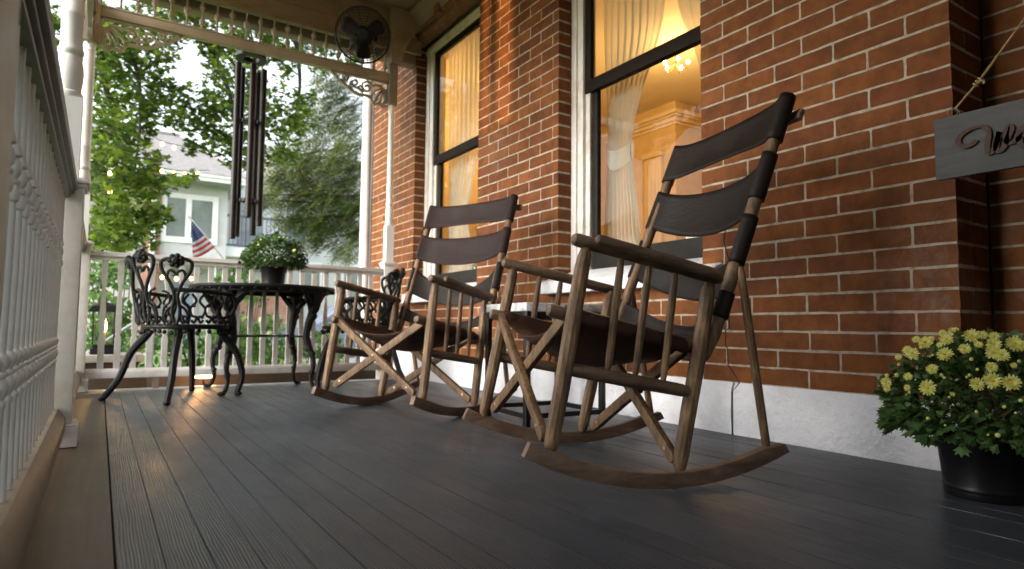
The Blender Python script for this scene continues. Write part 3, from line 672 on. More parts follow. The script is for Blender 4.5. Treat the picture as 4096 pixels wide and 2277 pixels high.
# ------------------------------------------------------------------ fretwork frieze and brackets
def frieze(o, ux, L, label, first=.02):
    o = Vector(o); ux = Vector(ux); un = Vector((0,0,1)).cross(ux)
    t = thing('spindle_frieze', label, 'frieze', o+ux*L/2)
    def bx(mb, a, c, z0, z1, w):
        p = [o+ux*a-un*w/2, o+ux*c-un*w/2, o+ux*c+un*w/2, o+ux*a+un*w/2]
        mb.add([(q.x,q.y,z0) for q in p]+[(q.x,q.y,z1) for q in p], [(0,3,2,1),(4,5,6,7),(0,1,5,4),(1,2,6,5),(2,3,7,6),(3,0,4,7)])
    mb = MB(); bx(mb, 0, L, 2.352, 2.412, .05); bx(mb, 0, L, 2.412, 2.424, .06); mb.build('lower_rail', FRET, t, bevel=.004, world=True)
    mb = MB(); bx(mb, 0, L, 2.628, 2.652, .045); mb.build('upper_rail', CREAM, t, bevel=.003, world=True)
    a = first; k = 0; srcs = {}
    P1 = [(.007,2.424),(.009,2.44),(.007,2.455),(.007,2.50),(.012,2.508),(.020,2.522),(.021,2.534),(.020,2.546),(.012,2.560),(.007,2.566),(.006,2.63)]
    P2 = [(.007,2.424),(.008,2.44),(.008,2.452),(.017,2.462),(.020,2.478),(.017,2.494),(.007,2.502),(.006,2.53),(.007,2.556),(.016,2.566),(.019,2.580),(.016,2.594),(.007,2.603),(.006,2.63)]
    while a < L-.02:
        j = k % 2
        if j not in srcs: mb = MB(); mb.lathe(P2 if j else P1, (0,0,0), 12); ob = srcs[j] = mb.build('spindle', FRET, t)
        else: ob = srcs[j].copy(); COL.objects.link(ob)
        p = o+ux*a-Vector(t.location); ob.location = (p.x, p.y, -t.location.z); a += .0942; k += 1
    return t
frieze((-.077, 4.69, 0), (1,0,0), 1.925, 'cream spindle frieze with ball spindles across the far end of the porch', .104)
frieze((-.127, 2.73, 0), (0,1,0), 1.91, 'cream spindle frieze over the side railing near the far corner', .05)
frieze((-.127, .63, 0), (0,1,0), 2.0, 'cream spindle frieze over the side railing near the camera', .05)
def bracket(o, ux, label):
    """sawn scroll bracket: o = corner under the rail at the post, ux pointing away from the post"""
    o = Vector(o); t = thing('scroll_bracket', label, 'bracket', o, group='sawn scroll brackets under the spindle friezes')
    ux = Vector(ux); uz = Vector((0,0,1)); un = uz.cross(ux); mb = MB(); d = .022; oo = o-un*d/2
    R = lambda pts, w: mb.ribbon(pts, w, oo, ux, uz, un, d)
    sp = lambda P: [(q.x, q.y) for q in smoothpts([(a, c, 0) for a, c in P], 5)]
    R([(0,-.006),(.46,-.006)], .014); R([(.007,0),(.007,-.17)], .014)
    # outer scalloped edge
    R(sp([(.012,-.19),(.03,-.205),(.055,-.20),(.068,-.175),(.085,-.19),(.115,-.195),(.135,-.17),(.14,-.145)]), .016)
    R(sp([(.14,-.15),(.18,-.14),(.23,-.145),(.28,-.13),(.33,-.10),(.37,-.075),(.40,-.06),(.43,-.03),(.46,-.008)]), .018)
    # fan of loops
    for a, b, c in (((.02,-.06),(.018,-.16),(.045,-.19)), ((.03,-.06),(.055,-.12),(.066,-.175)), ((.038,-.055),(.09,-.13),(.115,-.185)), ((.045,-.05),(.115,-.10),(.14,-.15))): R(sp([a, b, c]), .014)
    R(sp([(.028,-.08),(.034,-.12),(.030,-.16),(.044,-.178)]), .009); R(sp([(.052,-.08),(.078,-.12),(.088,-.16),(.11,-.168)]), .009)
    # scrolls
    R(spiral(.175,-.075,.050,.010,2.6,-1.4), .014); R(spiral(.265,-.06,.038,.008,3.4,1.3), .012); R(spiral(.34,-.045,.026,.006,2.8,-1.2), .010)
    R(sp([(.05,-.045),(.09,-.04),(.125,-.055)]), .016); R(sp([(.20,-.12),(.235,-.10),(.25,-.09)]), .014); R(sp([(.30,-.05),(.31,-.085),(.29,-.12)]), .012); R(sp([(.37,-.02),(.36,-.05),(.38,-.07)]), .011)
    mb.ball((oo+ux*.405-uz*.035+un*d/2), .012, 8)
    mb.build('fretwork', FRET, t, world=True, bevel=0)
bracket((-.079, 4.69, 2.352), (1,0,0), 'cream scroll bracket at the far left corner post, facing into the view')
bracket((1.846, 4.69, 2.352), (-1,0,0), 'cream scroll bracket at the slim post beside the brick wall')
bracket((-.127, 4.642, 2.352), (0,-1,0), 'cream scroll bracket seen edge on at the far left corner post')
bracket((-.127, 2.73, 2.352), (0,1,0), 'cream scroll bracket on the far side of the middle post')
bracket((-.127, 2.634, 2.352), (0,-1,0), 'cream scroll bracket on the camera side of the middle post')
# string of globe bulbs tucked under the outer beam
t = thing('string_lights', 'string of small warm bulbs along the porch eave above the near railing', 'string lights', (.1, 2.3, 2.94))
mb = MB(); mb.tube([(.1, -1, 2.945), (.1, 4.5, 2.945)], .003, 5); mb.build('cable', BLACKM, t, world=True)
for y in (1.2, 2.4, 3.6):
    mb = MB(); mb.ball((.1, y, 2.915), .018, 10); mb.build('bulb', mat_emit('eave_bulb', (1,.66,.30), 12) if 'eave_bulb' not in bpy.data.materials else bpy.data.materials['eave_bulb'], t, world=True)
    lamp_light('bulb_light', (.1, y, 2.885), 1.5, (1, .62, .28), .05, t)
# ------------------------------------------------------------------ rocking chairs
def make_chair(label, loc, rz, pitch, leather, straps, sags, seatlift=0.0):
    t = thing('rocking_chair', label, 'rocking chair', loc, group='folding wood and leather rocking chairs on the porch', rot=(0, pitch, rz))
    def part(name, mb, mat, bevel=0, parent=t): return mb.build(name, mat, parent, bevel=bevel)
    U = .321
    arc = lambda f: (f+.055)**2/(2*.86)
    rnd = random.Random(5)
    for s in (1, -1):
        y = s*U
        # rocker: curved plank on edge
        mb = MB(); n = 22; A = []; 
        for i in range(n+1):
            f = .360-(.360+.418)*i/n
            h = .040 if 1 < i < n-1 else .036
            z = arc(f); nx = (f+.055)/.86; zz = z+h*(1-.35*max(0, (i-n+2)/2) if i > n-2 else 1)
            A.append((f-nx*h, zz, f, z))
        vs = []
        for (ft, zt, fb, zb) in A:
            for yy in (-.013, .013): vs.append((ft, s*.332+yy, zt)); vs.append((fb, s*.332+yy, zb))
        fs = []
        for i in range(n):
            a = 4*i; c = a+4
            fs += [(a, a+2, c+2, c), (a+1, c+1, c+3, a+3), (a, c, c+1, a+1), (a+2, a+3, c+3, c+2)]
        fs += [(0, 1, 3, 2), (4*n, 4*n+2, 4*n+3, 4*n+1)]
        mb.add(vs, fs, 0, False); part('rocker', mb, ROCKW, .003)
        # front leg, rear leg: stout sticks, thinned at both ends
        for nm, a, c in (('front_leg', (.286, s*.327, .108), (.184, s*.319, .632)), ('rear_leg', (-.082, s*.322, .040), (-.190, s*.311, .552))):
            P = [lerp(a, c, k) for k in (0, .025, .08, .3, .6, .88, .94, .975, 1)]
            P = [(p[0]+rnd.uniform(-.0015,.0015), p[1]+rnd.uniform(-.0015,.0015), p[2]) for p in P]
            mb = MB(); mb.tube(P, [.012,.0180,.0198,.0212,.0212,.0203,.0188,.0135,.009], 10); part(nm, mb, CHW)
        # double arm
        mb = MB(); a, c = (.226, s*.321, .6445), (-.222, s*.319, .552)
        mb.tube([lerp(a, c, k) for k in (0, .012, .04, .5, .96, .99, 1)], [.010, .0160, .0182, .0186, .0175, .014, .009], 12)
        part('arm', mb, CHWX)
        mb = MB(); a, c = (.182, s*.372, .640), (-.198, s*.355, .560)
        mb.tube([lerp(a, c, k) for k in (0, .012, .04, .5, .96, .99, 1)], [.006, .0115, .0140, .0146, .0145, .012, .007], 12)
        part('outer_arm_bar', mb, CHWX)
        # side rail and three spindles
        mb = MB(); a, c = (.236, s*.329, .311), (-.108, s*.322, .248)
        mb.tube([lerp(a, c, k) for k in (0, .012, .05, .5, .95, .99, 1)], [.009, .0145, .0172, .0182, .0172, .014, .010], 12); part('side_rail', mb, CHWX)
        for (ft, zt, fb, zb) in ((.084,.612,.128,.302), (.002,.596,.050,.288), (-.077,.580,-.033,.272)):
            a, c = (fb, s*.325, zb), (ft, s*.320, zt)
            mb = MB(); mb.tube([lerp(a, c, k) for k in (0, .03, .10, .35, .7, .92, .95, 1)], [.006, .0075, .0098, .0104, .0108, .0092, .007, .0065], 9); part('arm_spindle', mb, CHW)
        # seat rod with rounded front knob
        a, c = (.280, s*.284, .462), (-.150, s*.286, .362)
        mb = MB(); mb.tube([lerp(a, c, k) for k in (0, .01, .035, .1, .5, 1)], [.008, .0155, .0185, .0180, .0165, .016], 12); part('seat_rod', mb, CHWX)
        # back post
        a, c = (-.176, s*.306, .330), (-.478, s*.292, 1.108)
        mb = MB(); mb.tube([lerp(a, c, k) for k in (0, .012, .05, .09, .3, .6, .9, 1)], [.006, .010, .015, .0195, .0195, .0190, .0182, .017], 12); part('back_post', mb, CHW)
        # prop stick down to the rocker
        a, c = (-.360, s*.320, .090), (-.279, s*.326, .590)
        mb = MB(); mb.tube([lerp(a, c, k) for k in (0, .02, .5, .97, 1)], [.0105, .0120, .0125, .0105, .006], 9); part('prop_stick', mb, CHW)
    # crossed boards, front and rear
    def board(a, c, w=.034, th=.020, up=(1,0,0), name='cross_board'):
        mb = MB(); a, c = Vector(a), Vector(c); d = (c-a).normalized(); u = Vector(up); u = (u-d*u.dot(d)).normalized(); r = d.cross(u)
        L = (c-a).length; n = 4; poly = []
        for k in range(n+1): an = pi/2+pi*k/n; poly.append((w/2*cos(an), w/2*sin(an)))
        for k in range(n+1): an = -pi/2+pi*k/n; poly.append((L+w/2*cos(an), w/2*sin(an)))
        mb.prism(poly, a-u*th/2, d, r, u, th); ob = part(name, mb, CHW, .0035)
        m2 = MB()
        for k in (.06, .50): 
            p = a+d*L*k+u*(th/2); m2.lathe([(.0055,0),(.005,.0025),(.001,.0035)], p, 8, axis=u)
        m2.build('rivet', STEEL, ob)
    board((.283,  .268, .140), (.243, -.268, .446), name='cross_board')
    board((.262, -.272, .140), (.222,  .268, .442), name='cross_board')
    board((-.090,  .278, .066), (-.128, -.262, .372))
    board((-.112, -.280, .066), (-.148,  .262, .370))
    # seat sling
    def rodpt(s, k): return Vector(lerp((.280, s*.284, .462), (-.150, s*.286, .362), k))
    mb = MB(); NX, NY = 14, 20; V = []; 
    for i in range(NX+1):
        k = .12+(.93-.12)*i/NX; L, R = rodpt(1, k), rodpt(-1, k)
        sag = .062+.050*sin(pi*min(1, i/NX*1.1))
        row = []
        m = 7
        for q in range(m): an = -pi*.35+q*(pi*1.0)/(m-1); row.append(L+Vector((0, cos(an), sin(an)))*.0225)   # round the rod
        for j in range(1, NY):
            u = j/NY; p = L.lerp(R, u); w_ = 1-(2*u-1)**2; e = abs(2*u-1)
            p.z += .018*(e**6)-sag*w_**.85; p.x += .010*sin(pi*u)*(1-i/NX)-.004; row.append(p)
        for q in range(m): an = pi*.35+pi-(m-1-q)*(pi*1.0)/(m-1)-.0; a2 = pi-(-pi*.35+(m-1-q)*pi/(m-1)); row.append(R+Vector((0, cos(a2), sin(a2)))*.0225)
        V.append(row)
    nn = len(V[0]); fs = [(i*nn+j, i*nn+j+1, (i+1)*nn+j+1, (i+1)*nn+j) for i in range(NX) for j in range(nn-1)]
    mb.add([p for r in V for p in r], fs, 0, True); ob = part('seat', mb, LEATHERB)
    md = ob.modifiers.new('thick', 'SOLIDIFY'); md.thickness = .0035; md.offset = 0
    # back straps
    A, Cc = Vector((-.176, 0, .330)), Vector((-.478, 0, 1.108)); dr = (Cc-A).normalized(); nb = Vector((-dr.z, 0, dr.x))   # backwards
    for (t0, t1), (sg0, sg1), (dp0, dp1), mt in zip(straps, sags, ((-.022,.004), (.032,.018), (.050,.105), (.030,.060)), (LEATHER if leather != LEATHERC else LEATHERC,)*2+(LEATHER,)*2):
        mb = MB(); NX, NY = 8, 28; V = []; 
        for i in range(NX+1):
            k = t0+(t1-t0)*i/NX; yw = .306-.014*k; c0 = A+(Cc-A)*k; row = []; sg = sg0+(sg1-sg0)*i/NX
            m = 8; r = .0228
            for q in range(m+1): an = pi*1.15-pi*1.15*q/m-.0; row.append(c0+Vector((0, yw, 0))+nb*(r*cos(an-.15))*1+Vector((0, r*sin(an-.15), 0)))
            row = row[::-1]
            row = [c0+Vector((0, yw, 0))+(nb*cos(an)+Vector((0, 1, 0))*sin(an))*r for an in [pi*.05+q*(pi*.95)/m for q in range(m+1)]]
            for j in range(1, NY):
                u = j/NY; y = yw*(1-2*u); w_ = 1-(2*u-1)**2; curl = .010*sin(pi*i/NX)*w_
                row.append(c0+Vector((0, y, 0))+nb*(-r*(1-w_)**4+sg*w_**.9+curl)-dr*((dp0+(dp1-dp0)*i/NX)*w_**.9))
            row += [c0+Vector((0, -yw, 0))+(nb*cos(an)-Vector((0, 1, 0))*sin(an))*r for an in [pi-q*(pi*.95)/m for q in range(m+1)]]
            V.append(row)
        nn = len(V[0]); fs = [(i*nn+j, i*nn+j+1, (i+1)*nn+j+1, (i+1)*nn+j) for i in range(NX) for j in range(nn-1)]
        mb.add([p for r_ in V for p in r_], fs, 0, True); ob = part('back_strap', mb, mt)
        md = ob.modifiers.new('thick', 'SOLIDIFY'); md.thickness = .0045; md.offset = 0
    # flat rail across the back near the top, and one at the rear of the seat
    mb = MB(); k = .945; c0 = A+(Cc-A)*k+nb*.042; mb.bar(c0+Vector((0,-.322,0)), c0+Vector((0,.326,0)), .017, .034, up=dr); part('top_rail', mb, CHWX, .004)
    mb = MB(); mb.tube([(-.168,-.30,.335),(-.168,.30,.335)], .011, 10); part('rear_stretcher', mb, CHWX)
    return t
ST = [(.822,1.004), (.590,.768), (.347,.524), (.150,.240)]
make_chair('nearest rocking chair, with four dark leather back straps and weathered wood frame', (1.315, 1.521, .003), radians(-195.905), 0, LEATHER, ST, [(.014,.010), (.075,.055), (.125,.10), (.10,.10)])
make_chair('second rocking chair, brown leather straps, in front of the far window', (1.340, 2.957, -.002), radians(-158.36), .0365, LEATHERC, ST, [(.022,.014), (.030,.024), (.095,.075), (.08,.08)])

# ------------------------------------------------------------------ small table between the rocking chairs
t = thing('side_table', 'small square table with white marble top and black metal legs between the rocking chairs', 'side table', (1.78, 2.36, 0))
C4 = [(1.516, 2.215), (1.551, 2.590), (1.935, 2.555), (1.900, 2.180)]
mb = MB(); n = 4; cx = sum(p[0] for p in C4)/4; cy = sum(p[1] for p in C4)/4
ex = [(cx+(p[0]-cx)*1.05, cy+(p[1]-cy)*1.05) for p in C4]
mb.prism(ex, (0,0,.487), (1,0,0), (0,1,0), (0,0,1), .036); mb.build('tabletop', MARBLE, t, world=True, bevel=.003)
for i, p in enumerate(C4):
    mb = MB(); mb.bar((p[0], p[1], .0), (p[0], p[1], .486), .024, .024, up=(1,.1,0)); mb.build('leg', BLACKM, t, world=True, bevel=.002)
mb = MB()
for i in range(4):
    a, c = C4[i], C4[(i+1) % 4]; mb.bar((a[0], a[1], .470), (c[0], c[1], .470), .022, .030)
mb.build('apron', BLACKM, t, world=True)
for i in range(4):
    a, c = C4[i], C4[(i+1) % 4]; mb = MB(); mb.bar((a[0], a[1], .045), (c[0], c[1], .045), .018, .020); mb.build('stretcher', BLACKM, t, world=True)

# ------------------------------------------------------------------ cast iron table and chairs
def heart_back(mb, T, w, z0, z1, r=.0098):
    """one heart shaped loop panel of the chair back: T(u, z) -> point"""
    tu = lambda P, rr=r: mb.tube(smoothpts([T(a*w, z0+(z1-z0)*b) for a, b in P], 5), rr, 7)
    for s in (1, -1):
        tu([(0,0),(s*.10,.10),(s*.12,.25),(s*.05,.42),(s*.16,.60),(s*.40,.80),(s*.42,.93),(s*.22,.975),(s*.08,.93)])
        tu([(0,.42),(s*.18,.60),(s*.26,.72),(s*.20,.80),(s*.08,.79),(0,.74)], r*.8)
        tu([(s*.06,.30),(s*.30,.22),(s*.38,.10),(s*.24,.02),(s*.14,.09),(s*.22,.14)], r*.75)
        tu([(s*.42,.50),(s*.24,.46),(s*.20,.34),(s*.38,.26),(s*.44,.12),(s*.40,.0)], r*.7)
    for k in range(7):
        a = k*2*pi/7; p = Vector(T(w*.16*cos(a), z0+(z1-z0)*.95+w*.15*sin(a))); mb.ball(p, w*.10, 8, sc=(1,1,1))
    mb.ball(T(0, z0+(z1-z0)*.95), w*.16, 9)
def iron_chair(label, x, y, rz):
    t = thing('iron_chair', label, 'chair', (x, y, 0), rz, group='black cast iron garden chairs with heart shaped backs')
    R = .225; zs = .405
    mb = MB(); mb.lathe([(.02,zs-.006),(R*.85,zs-.010),(R,zs-.016),(R*1.02,zs-.004),(R,zs+.008),(R*.8,zs+.012),(.02,zs+.010)], (0,0,0), 28)
    for k in range(22):
        a = 2*pi*k/22; mb.ball((R*cos(a), R*sin(a), zs-.028-.008*(k % 2)), .013, 6)
    mb.build('seat', DARKMET, t)
    # curved back of three hearts on the -x side, with arms sweeping forward
    for i, a0 in enumerate((-.66, 0, .60)):
        mb = MB(); top = .80 if i == 1 else .775
        T = lambda u, z, a0=a0: ((-(R+.01+.16*(z-zs)))*cos(a0+u/(R+.05)), (R+.01+.16*(z-zs))*sin(a0+u/(R+.05))*1.05, z)
        heart_back(mb, T, .165, zs+.01, top); mb.build('back_panel', DARKMET, t)
    for s in (1, -1):
        mb = MB(); zt = .602
        pts = []
        for k in range(9):
            a = .62+(1.95-.62)*k/8; pts.append((-(R+.045)*cos(a), s*(R+.045)*sin(a), zt-.02*(k/8)**2))
        mb.tube(pts, .012, 8)
        for k in range(4):
            a = .95+k*.30; c = (-(R+.03)*cos(a), s*(R+.03)*sin(a))
            tang = (sin(a), s*cos(a)); P = lambda u, z: (c[0]+tang[0]*u, c[1]+tang[1]*u, z)
            for q in (1, -1): mb.tube(smoothpts([P(q*.008, zt-.02), P(q*.030, zt-.06), P(0, zt-.10), P(q*.012, zt-.14), P(q*.034, zs+.05), P(q*.022, zs+.02), P(q*.008, zs+.035)], 4), .0072, 6)
            mb.ball(P(.02, zt-.085), .010, 6); mb.ball(P(-.014, zs+.05), .010, 6)
        mb.tube(smoothpts([pts[-1], (pts[-1][0]+.02, pts[-1][1], zt-.08), (pts[-1][0]-.01, pts[-1][1]*.95, zs+.05), (pts[-1][0]-.04, pts[-1][1]*.9, zs)], 5), .010, 8)
        mb.build('armrest', DARKMET, t)
    for a, spl in ((pi*.83, 1.75), (-pi*.775, 1.78), (pi*.24, 1.50), (-pi*.24, 1.30)):
        mb = MB(); d = (cos(a), sin(a)); P = [(.80,zs-.02),(.90,zs-.06),(1.0*min(spl,1.2),zs-.15),(1.05*min(spl,1.35),.12),(spl*.97,.022),(spl,.006)]
        mb.tube(smoothpts([(d[0]*R*q, d[1]*R*q, z) for q, z in P], 5), [.024-.010*k/25 if k < 22 else .016 for k in range(26)], 8)
        mb.ball((d[0]*R*spl, d[1]*R*spl, .012), .018, 8, sc=(1.1,1.1,.65)); mb.build('leg', DARKMET, t)
    return t
iron_chair('black cast iron chair with three heart backs left of the iron table', .420, 4.10, radians(33))
iron_chair('black cast iron chair half hidden behind the second rocking chair', 1.46, 4.17, radians(162))
def iron_table():
    cx, cy = .890, 4.33; t = thing('iron_table', 'round black cast iron garden table with cabriole legs', 'table', (cx, cy, 0))
    R = .440; zt = .655; mb = MB()
    mb.lathe([(.02,zt-.004),(R*.9,zt-.006),(R,zt-.018),(R*1.012,zt-.006),(R,zt+.006),(R*.9,zt+.004),(.02,zt+.004)], (0,0,0), 44)
    mb.build('tabletop', DARKMET, t)
    mb = MB()
    for k in range(40):
        a = 2*pi*k/40; mb.ball((R*.985*cos(a), R*.985*sin(a), zt-.020-.004*(k % 2)), .012, 6, sc=(1,1,.8))
    mb.lathe([(R*.90,zt-.035),(R*.93,zt-.035),(R*.93,zt-.01),(R*.90,zt-.01),(R*.90,zt-.035)], (0,0,0), 40, cap=False)
    mb.build('lace_apron', DARKMET, t)
    for a in (radians(-133), radians(-47)+.0, radians(43), radians(133)):
        mb = MB(); d = (cos(a), sin(a)); r0 = .36
        P = [(1.02,zt-.03),(1.04,zt-.09),(.98,zt-.16),(.90,.40),(.88,.34),(.93,.28),(1.02,.21),(1.03,.15),(.99,.09),(1.04,.03),(1.14,.010)]
        pts = smoothpts([(d[0]*r0*q, d[1]*r0*q, z) for q, z in P], 4); n = len(pts)
        rad = [(.045, .036, .026, .022, .024, .020, .016, .014, .013, .013, .014)[min(10, int(i/(n-1)*10))] for i in range(n)]
        mb.tube(pts, rad, 9)
        for q, z, rr in ((.99,.475,.030), (.905,.40,.024), (.93,.27,.026), (1.0,.235,.022), (1.0,.12,.018)): mb.ball((d[0]*r0*q, d[1]*r0*q, z), rr, 7)
        mb.ball((d[0]*r0*1.14, d[1]*r0*1.14, .014), .020, 8, sc=(1.2,1.2,.7))
        # leafy shoulder fanning out under the top
        n2 = (-d[1], d[0])
        for s in (1, -1):
            mb.tube(smoothpts([(d[0]*r0*.98, d[1]*r0*.98, .50), (d[0]*r0*1.0+n2[0]*s*.05, d[1]*r0*1.0+n2[1]*s*.05, .57), (d[0]*r0*1.02+n2[0]*s*.12, d[1]*r0*1.02+n2[1]*s*.12, zt-.03)], 5), [.02, .02, .02, .022, .022, .024, .024, .02, .018, .014, .010], 7)
        mb.build('leg', DARKMET, t)
    for a in (radians(-133), radians(-47)):
        mb = MB(); d = (cos(a), sin(a)); mb.tube([(d[0]*.33, d[1]*.33, .345), (-d[0]*.33, -d[1]*.33, .345)], .006, 6); mb.build('stretcher_rod', DARKMET, t)
    mb = MB(); mb.lathe([(.02,.338),(.05,.340),(.055,.346),(.05,.352),(.02,.354)], (0,0,0), 16); mb.build('stretcher_ring', DARKMET, t)
iron_table()

# ------------------------------------------------------------------ potted mums
def leaf_poly(rng, L, lobes=5):
    """lobed leaf outline in the plane, stem at the origin, pointing +x"""
    pts = [(0, 0)]
    n = lobes*2+1
    for i in range(n):
        a = -1.9+3.8*i/(n-1); r = (1.0 if i % 2 else .62)*(1-.22*abs(a)/1.9)
        pts.append((.42*L+.58*L*r*cos(a*.82), .56*L*r*sin(a)*1.0))
    return pts
def put_leaf(mb, p, d, n, poly, fold=.15, mi=0):
    d = d.normalized(); s = n.cross(d)
    if s.length < 1e-4: s = d.orthogonal()
    s.normalize(); m = d.cross(s)
    vs = [p+d*a+s*b-m*(abs(b)*fold) for a, b in poly]
    c = p+d*(sum(a for a, b in poly)/len(poly)); mb.add(vs+[c], [(i, (i+1) % len(poly), len(poly)) for i in range(len(poly))], mi, False)
def flower(mb, p, n, R, rng, mi=0, mc=1, layers=3, bud=False):
    n = n.normalized(); u = n.orthogonal().normalized(); w = n.cross(u)
    if bud:
        mb.ball(p, R, 7, mi, sc=(1,1,.8)); return
    for l in range(layers):
        k = 15-l*2; Rl = R*(1-.24*l); up = .10+.32*l
        for i in range(k):
            a = 2*pi*(i+.5*l+rng.uniform(-.15,.15))/k; r = Rl*rng.uniform(.86, 1.08); d = u*cos(a)+w*sin(a); s = n.cross(d)
            wd = R*.17; tip = p+d*r+n*(up*r*rng.uniform(.6,1.2)); mid = p+d*r*.6+n*(up*r*.55)
            mb.add([p+d*R*.1-s*wd*.5, mid-s*wd, tip-s*wd*.45, tip+d*R*.05, tip+s*wd*.45, mid+s*wd, p+d*R*.1+s*wd*.5], [(0,1,2,3,4,5,6)], mi)
    mb.ball(p+n*R*.16, R*.24, 7, mc, sc=(1,1,.7), rings=4)
def mums(name, label, base, pot_r, pot_h, crown_r, crown_h, nleaf, flowers, buds, leafL, seed, rings=True, rimtop=None, cz=None):
    rng = random.Random(seed); x, y, z = base; t = thing(name, label, 'potted plant', base)
    rt = rimtop or pot_r*1.12
    mb = MB(); prof = [(pot_r*.93,0),(pot_r*.955,.004),(pot_r*.955,.018)]
    if rings: prof += [(pot_r*.975,.020),(pot_r*.985,.024),(pot_r*.975,.028),(pot_r*.965,.032)]
    h2 = pot_h*.80
    prof += [(pot_r*1.06, h2-.006)]
    if rings: prof += [(pot_r*1.085,h2-.003),(pot_r*1.085,h2+.001),(pot_r*1.065,h2+.004),(pot_r*1.09,h2+.007),(pot_r*1.09,h2+.011),(pot_r*1.07,h2+.014)]
    prof += [(rt,pot_h-.004),(rt+.004,pot_h-.002),(rt+.004,pot_h+.002),(rt-.003,pot_h+.003),(rt-.006,pot_h-.02),(rt-.012,pot_h-.035)]
    mb.lathe(prof, (0,0,0), 56, cap=False); mb.lathe([(.001,.002),(pot_r*.93,.0)], (0,0,0), 32, cap=False); mb.lathe([(.001,pot_h-.03),(rt-.01,pot_h-.03)], (0,0,0), 32, cap=False)
    mb.build('pot', BLACKM, t)
    # crown: a flattened dome over the rim
    zc = pot_h+(cz if cz is not None else crown_h*.25)
    lf = MB(); st = MB(); cen = Vector((0,0,zc))
    def surf(a, e, k=1.0):
        wob = 1+.10*sin(3*a+1.3)+.07*sin(5*a+e*4)+.05*sin(9*a)
        return cen+Vector((crown_r*cos(e)*cos(a)*wob*k, crown_r*cos(e)*sin(a)*wob*k, crown_h*sin(e)*(1+.08*sin(4*a+2)+.05*sin(7*a))*k))
    for i in range(nleaf):
        a = rng.uniform(0, 2*pi); e = math.asin(rng.uniform(-.38, 1)); k = rng.uniform(.5, 1.03)**.6
        p = surf(a, e, k); out = (p-cen).normalized()
        d = (out+Vector((rng.uniform(-.9,.9), rng.uniform(-.9,.9), rng.uniform(-.7,.5)))).normalized()
        nrm = (out+Vector((0,0,.7))+Vector((rng.uniform(-.6,.6),)*3)).normalized()
        put_leaf(lf, p, d, nrm, leaf_poly(rng, leafL*rng.uniform(.6, 1.2)*(1.25 if e < 0 else .95)), .25)
    for i in range(60):
        a = rng.uniform(0, 2*pi); e = math.asin(rng.uniform(-.2, 1)); p = surf(a, e, rng.uniform(.9, 1.08))
        q = Vector((rng.uniform(-.3,.3)*pot_r, rng.uniform(-.3,.3)*pot_r, pot_h-.03)); m = q.lerp(p, .5)+Vector((0,0,.02)); st.tube(smoothpts([q, m, p], 3), .0015, 4, cap=False)
    lf.build('foliage', LEAFDK, t); st.build('stems', simple('mum_stem', (.09,.12,.04), (.12,.06,.03), .7, 40, 0) if 'mum_stem' not in bpy.data.materials else bpy.data.materials['mum_stem'], t)
    for (px, py, pz, R, nx, ny, nz) in flowers:
        mb = MB(); flower(mb, Vector((0,0,0)), Vector((nx,ny,nz)), R, rng); o = mb.build('flower', [PETAL, PETALC], t); o.location = (px-x, py-y, pz-z)
    for (px, py, pz, R) in buds:
        mb = MB(); 
        if R > .006: flower(mb, Vector((0,0,0)), Vector((-.5,-.6,.6)), R, rng, layers=2)
        else: mb.ball((0,0,0), R, 7)
        o = mb.build('bud', [PETAL, PETALC], t); o.location = (px-x, py-y, pz-z)
    return t
FL = [ (1.815,0.757,0.397,0.0161,-0.86,-0.2,0.47),(1.828,0.812,0.388,0.0184,-0.87,-0.11,0.48),(1.771,0.818,0.36,0.0163,-0.92,-0.1,0.39),(1.744,0.732,0.362,0.0178,-0.9,-0.22,0.36),(1.767,0.698,0.376,0.0143,-0.88,-0.27,0.39),(1.707,0.745,0.326,0.0136,-0.94,-0.2,0.29),(1.896,0.773,0.418,0.0129,-0.8,-0.19,0.57),(1.886,0.796,0.413,0.0104,-0.82,-0.15,0.55),(1.838,0.71,0.407,0.0193,-0.83,-0.27,0.49),(1.851,0.691,0.409,0.0122,-0.81,-0.31,0.5),(1.858,0.669,0.407,0.0121,-0.8,-0.34,0.5),(1.804,0.651,0.388,0.0168,-0.84,-0.35,0.42),(1.774,0.641,0.37,0.0181,-0.86,-0.35,0.37),(1.773,0.625,0.364,0.0163,-0.85,-0.37,0.36),(1.836,0.621,0.39,0.02,-0.8,-0.4,0.44),(1.791,0.678,0.387,0.0095,-0.85,-0.31,0.42),(1.734,0.632,0.337,0.0129,-0.89,-0.35,0.3),(1.695,0.647,0.298,0.0154,-0.92,-0.33,0.23),(1.711,0.623,0.307,0.0191,-0.9,-0.36,0.24),(1.725,0.593,0.304,0.0189,-0.89,-0.4,0.24),(1.678,0.744,0.282,0.0195,-0.96,-0.2,0.2),(1.727,0.864,0.284,0.0146,-0.97,-0.03,0.23),(1.713,0.856,0.269,0.009,-0.98,-0.04,0.2),(1.686,0.794,0.278,0.0087,-0.97,-0.14,0.2),(1.704,0.8,0.304,0.0105,-0.96,-0.13,0.25),(1.795,0.865,0.348,0.009,-0.92,-0.02,0.39),(1.82,0.854,0.367,0.0131,-0.9,-0.04,0.44),(1.786,0.761,0.384,0.0078,-0.88,-0.19,0.43),(1.838,0.607,0.385,0.0133,-0.8,-0.42,0.43),(1.759,0.598,0.342,0.007,-0.86,-0.4,0.31),(1.862,0.85,0.395,0.0106,-0.86,-0.06,0.51),(1.877,0.82,0.397,0.0094,-0.84,-0.1,0.54) ]
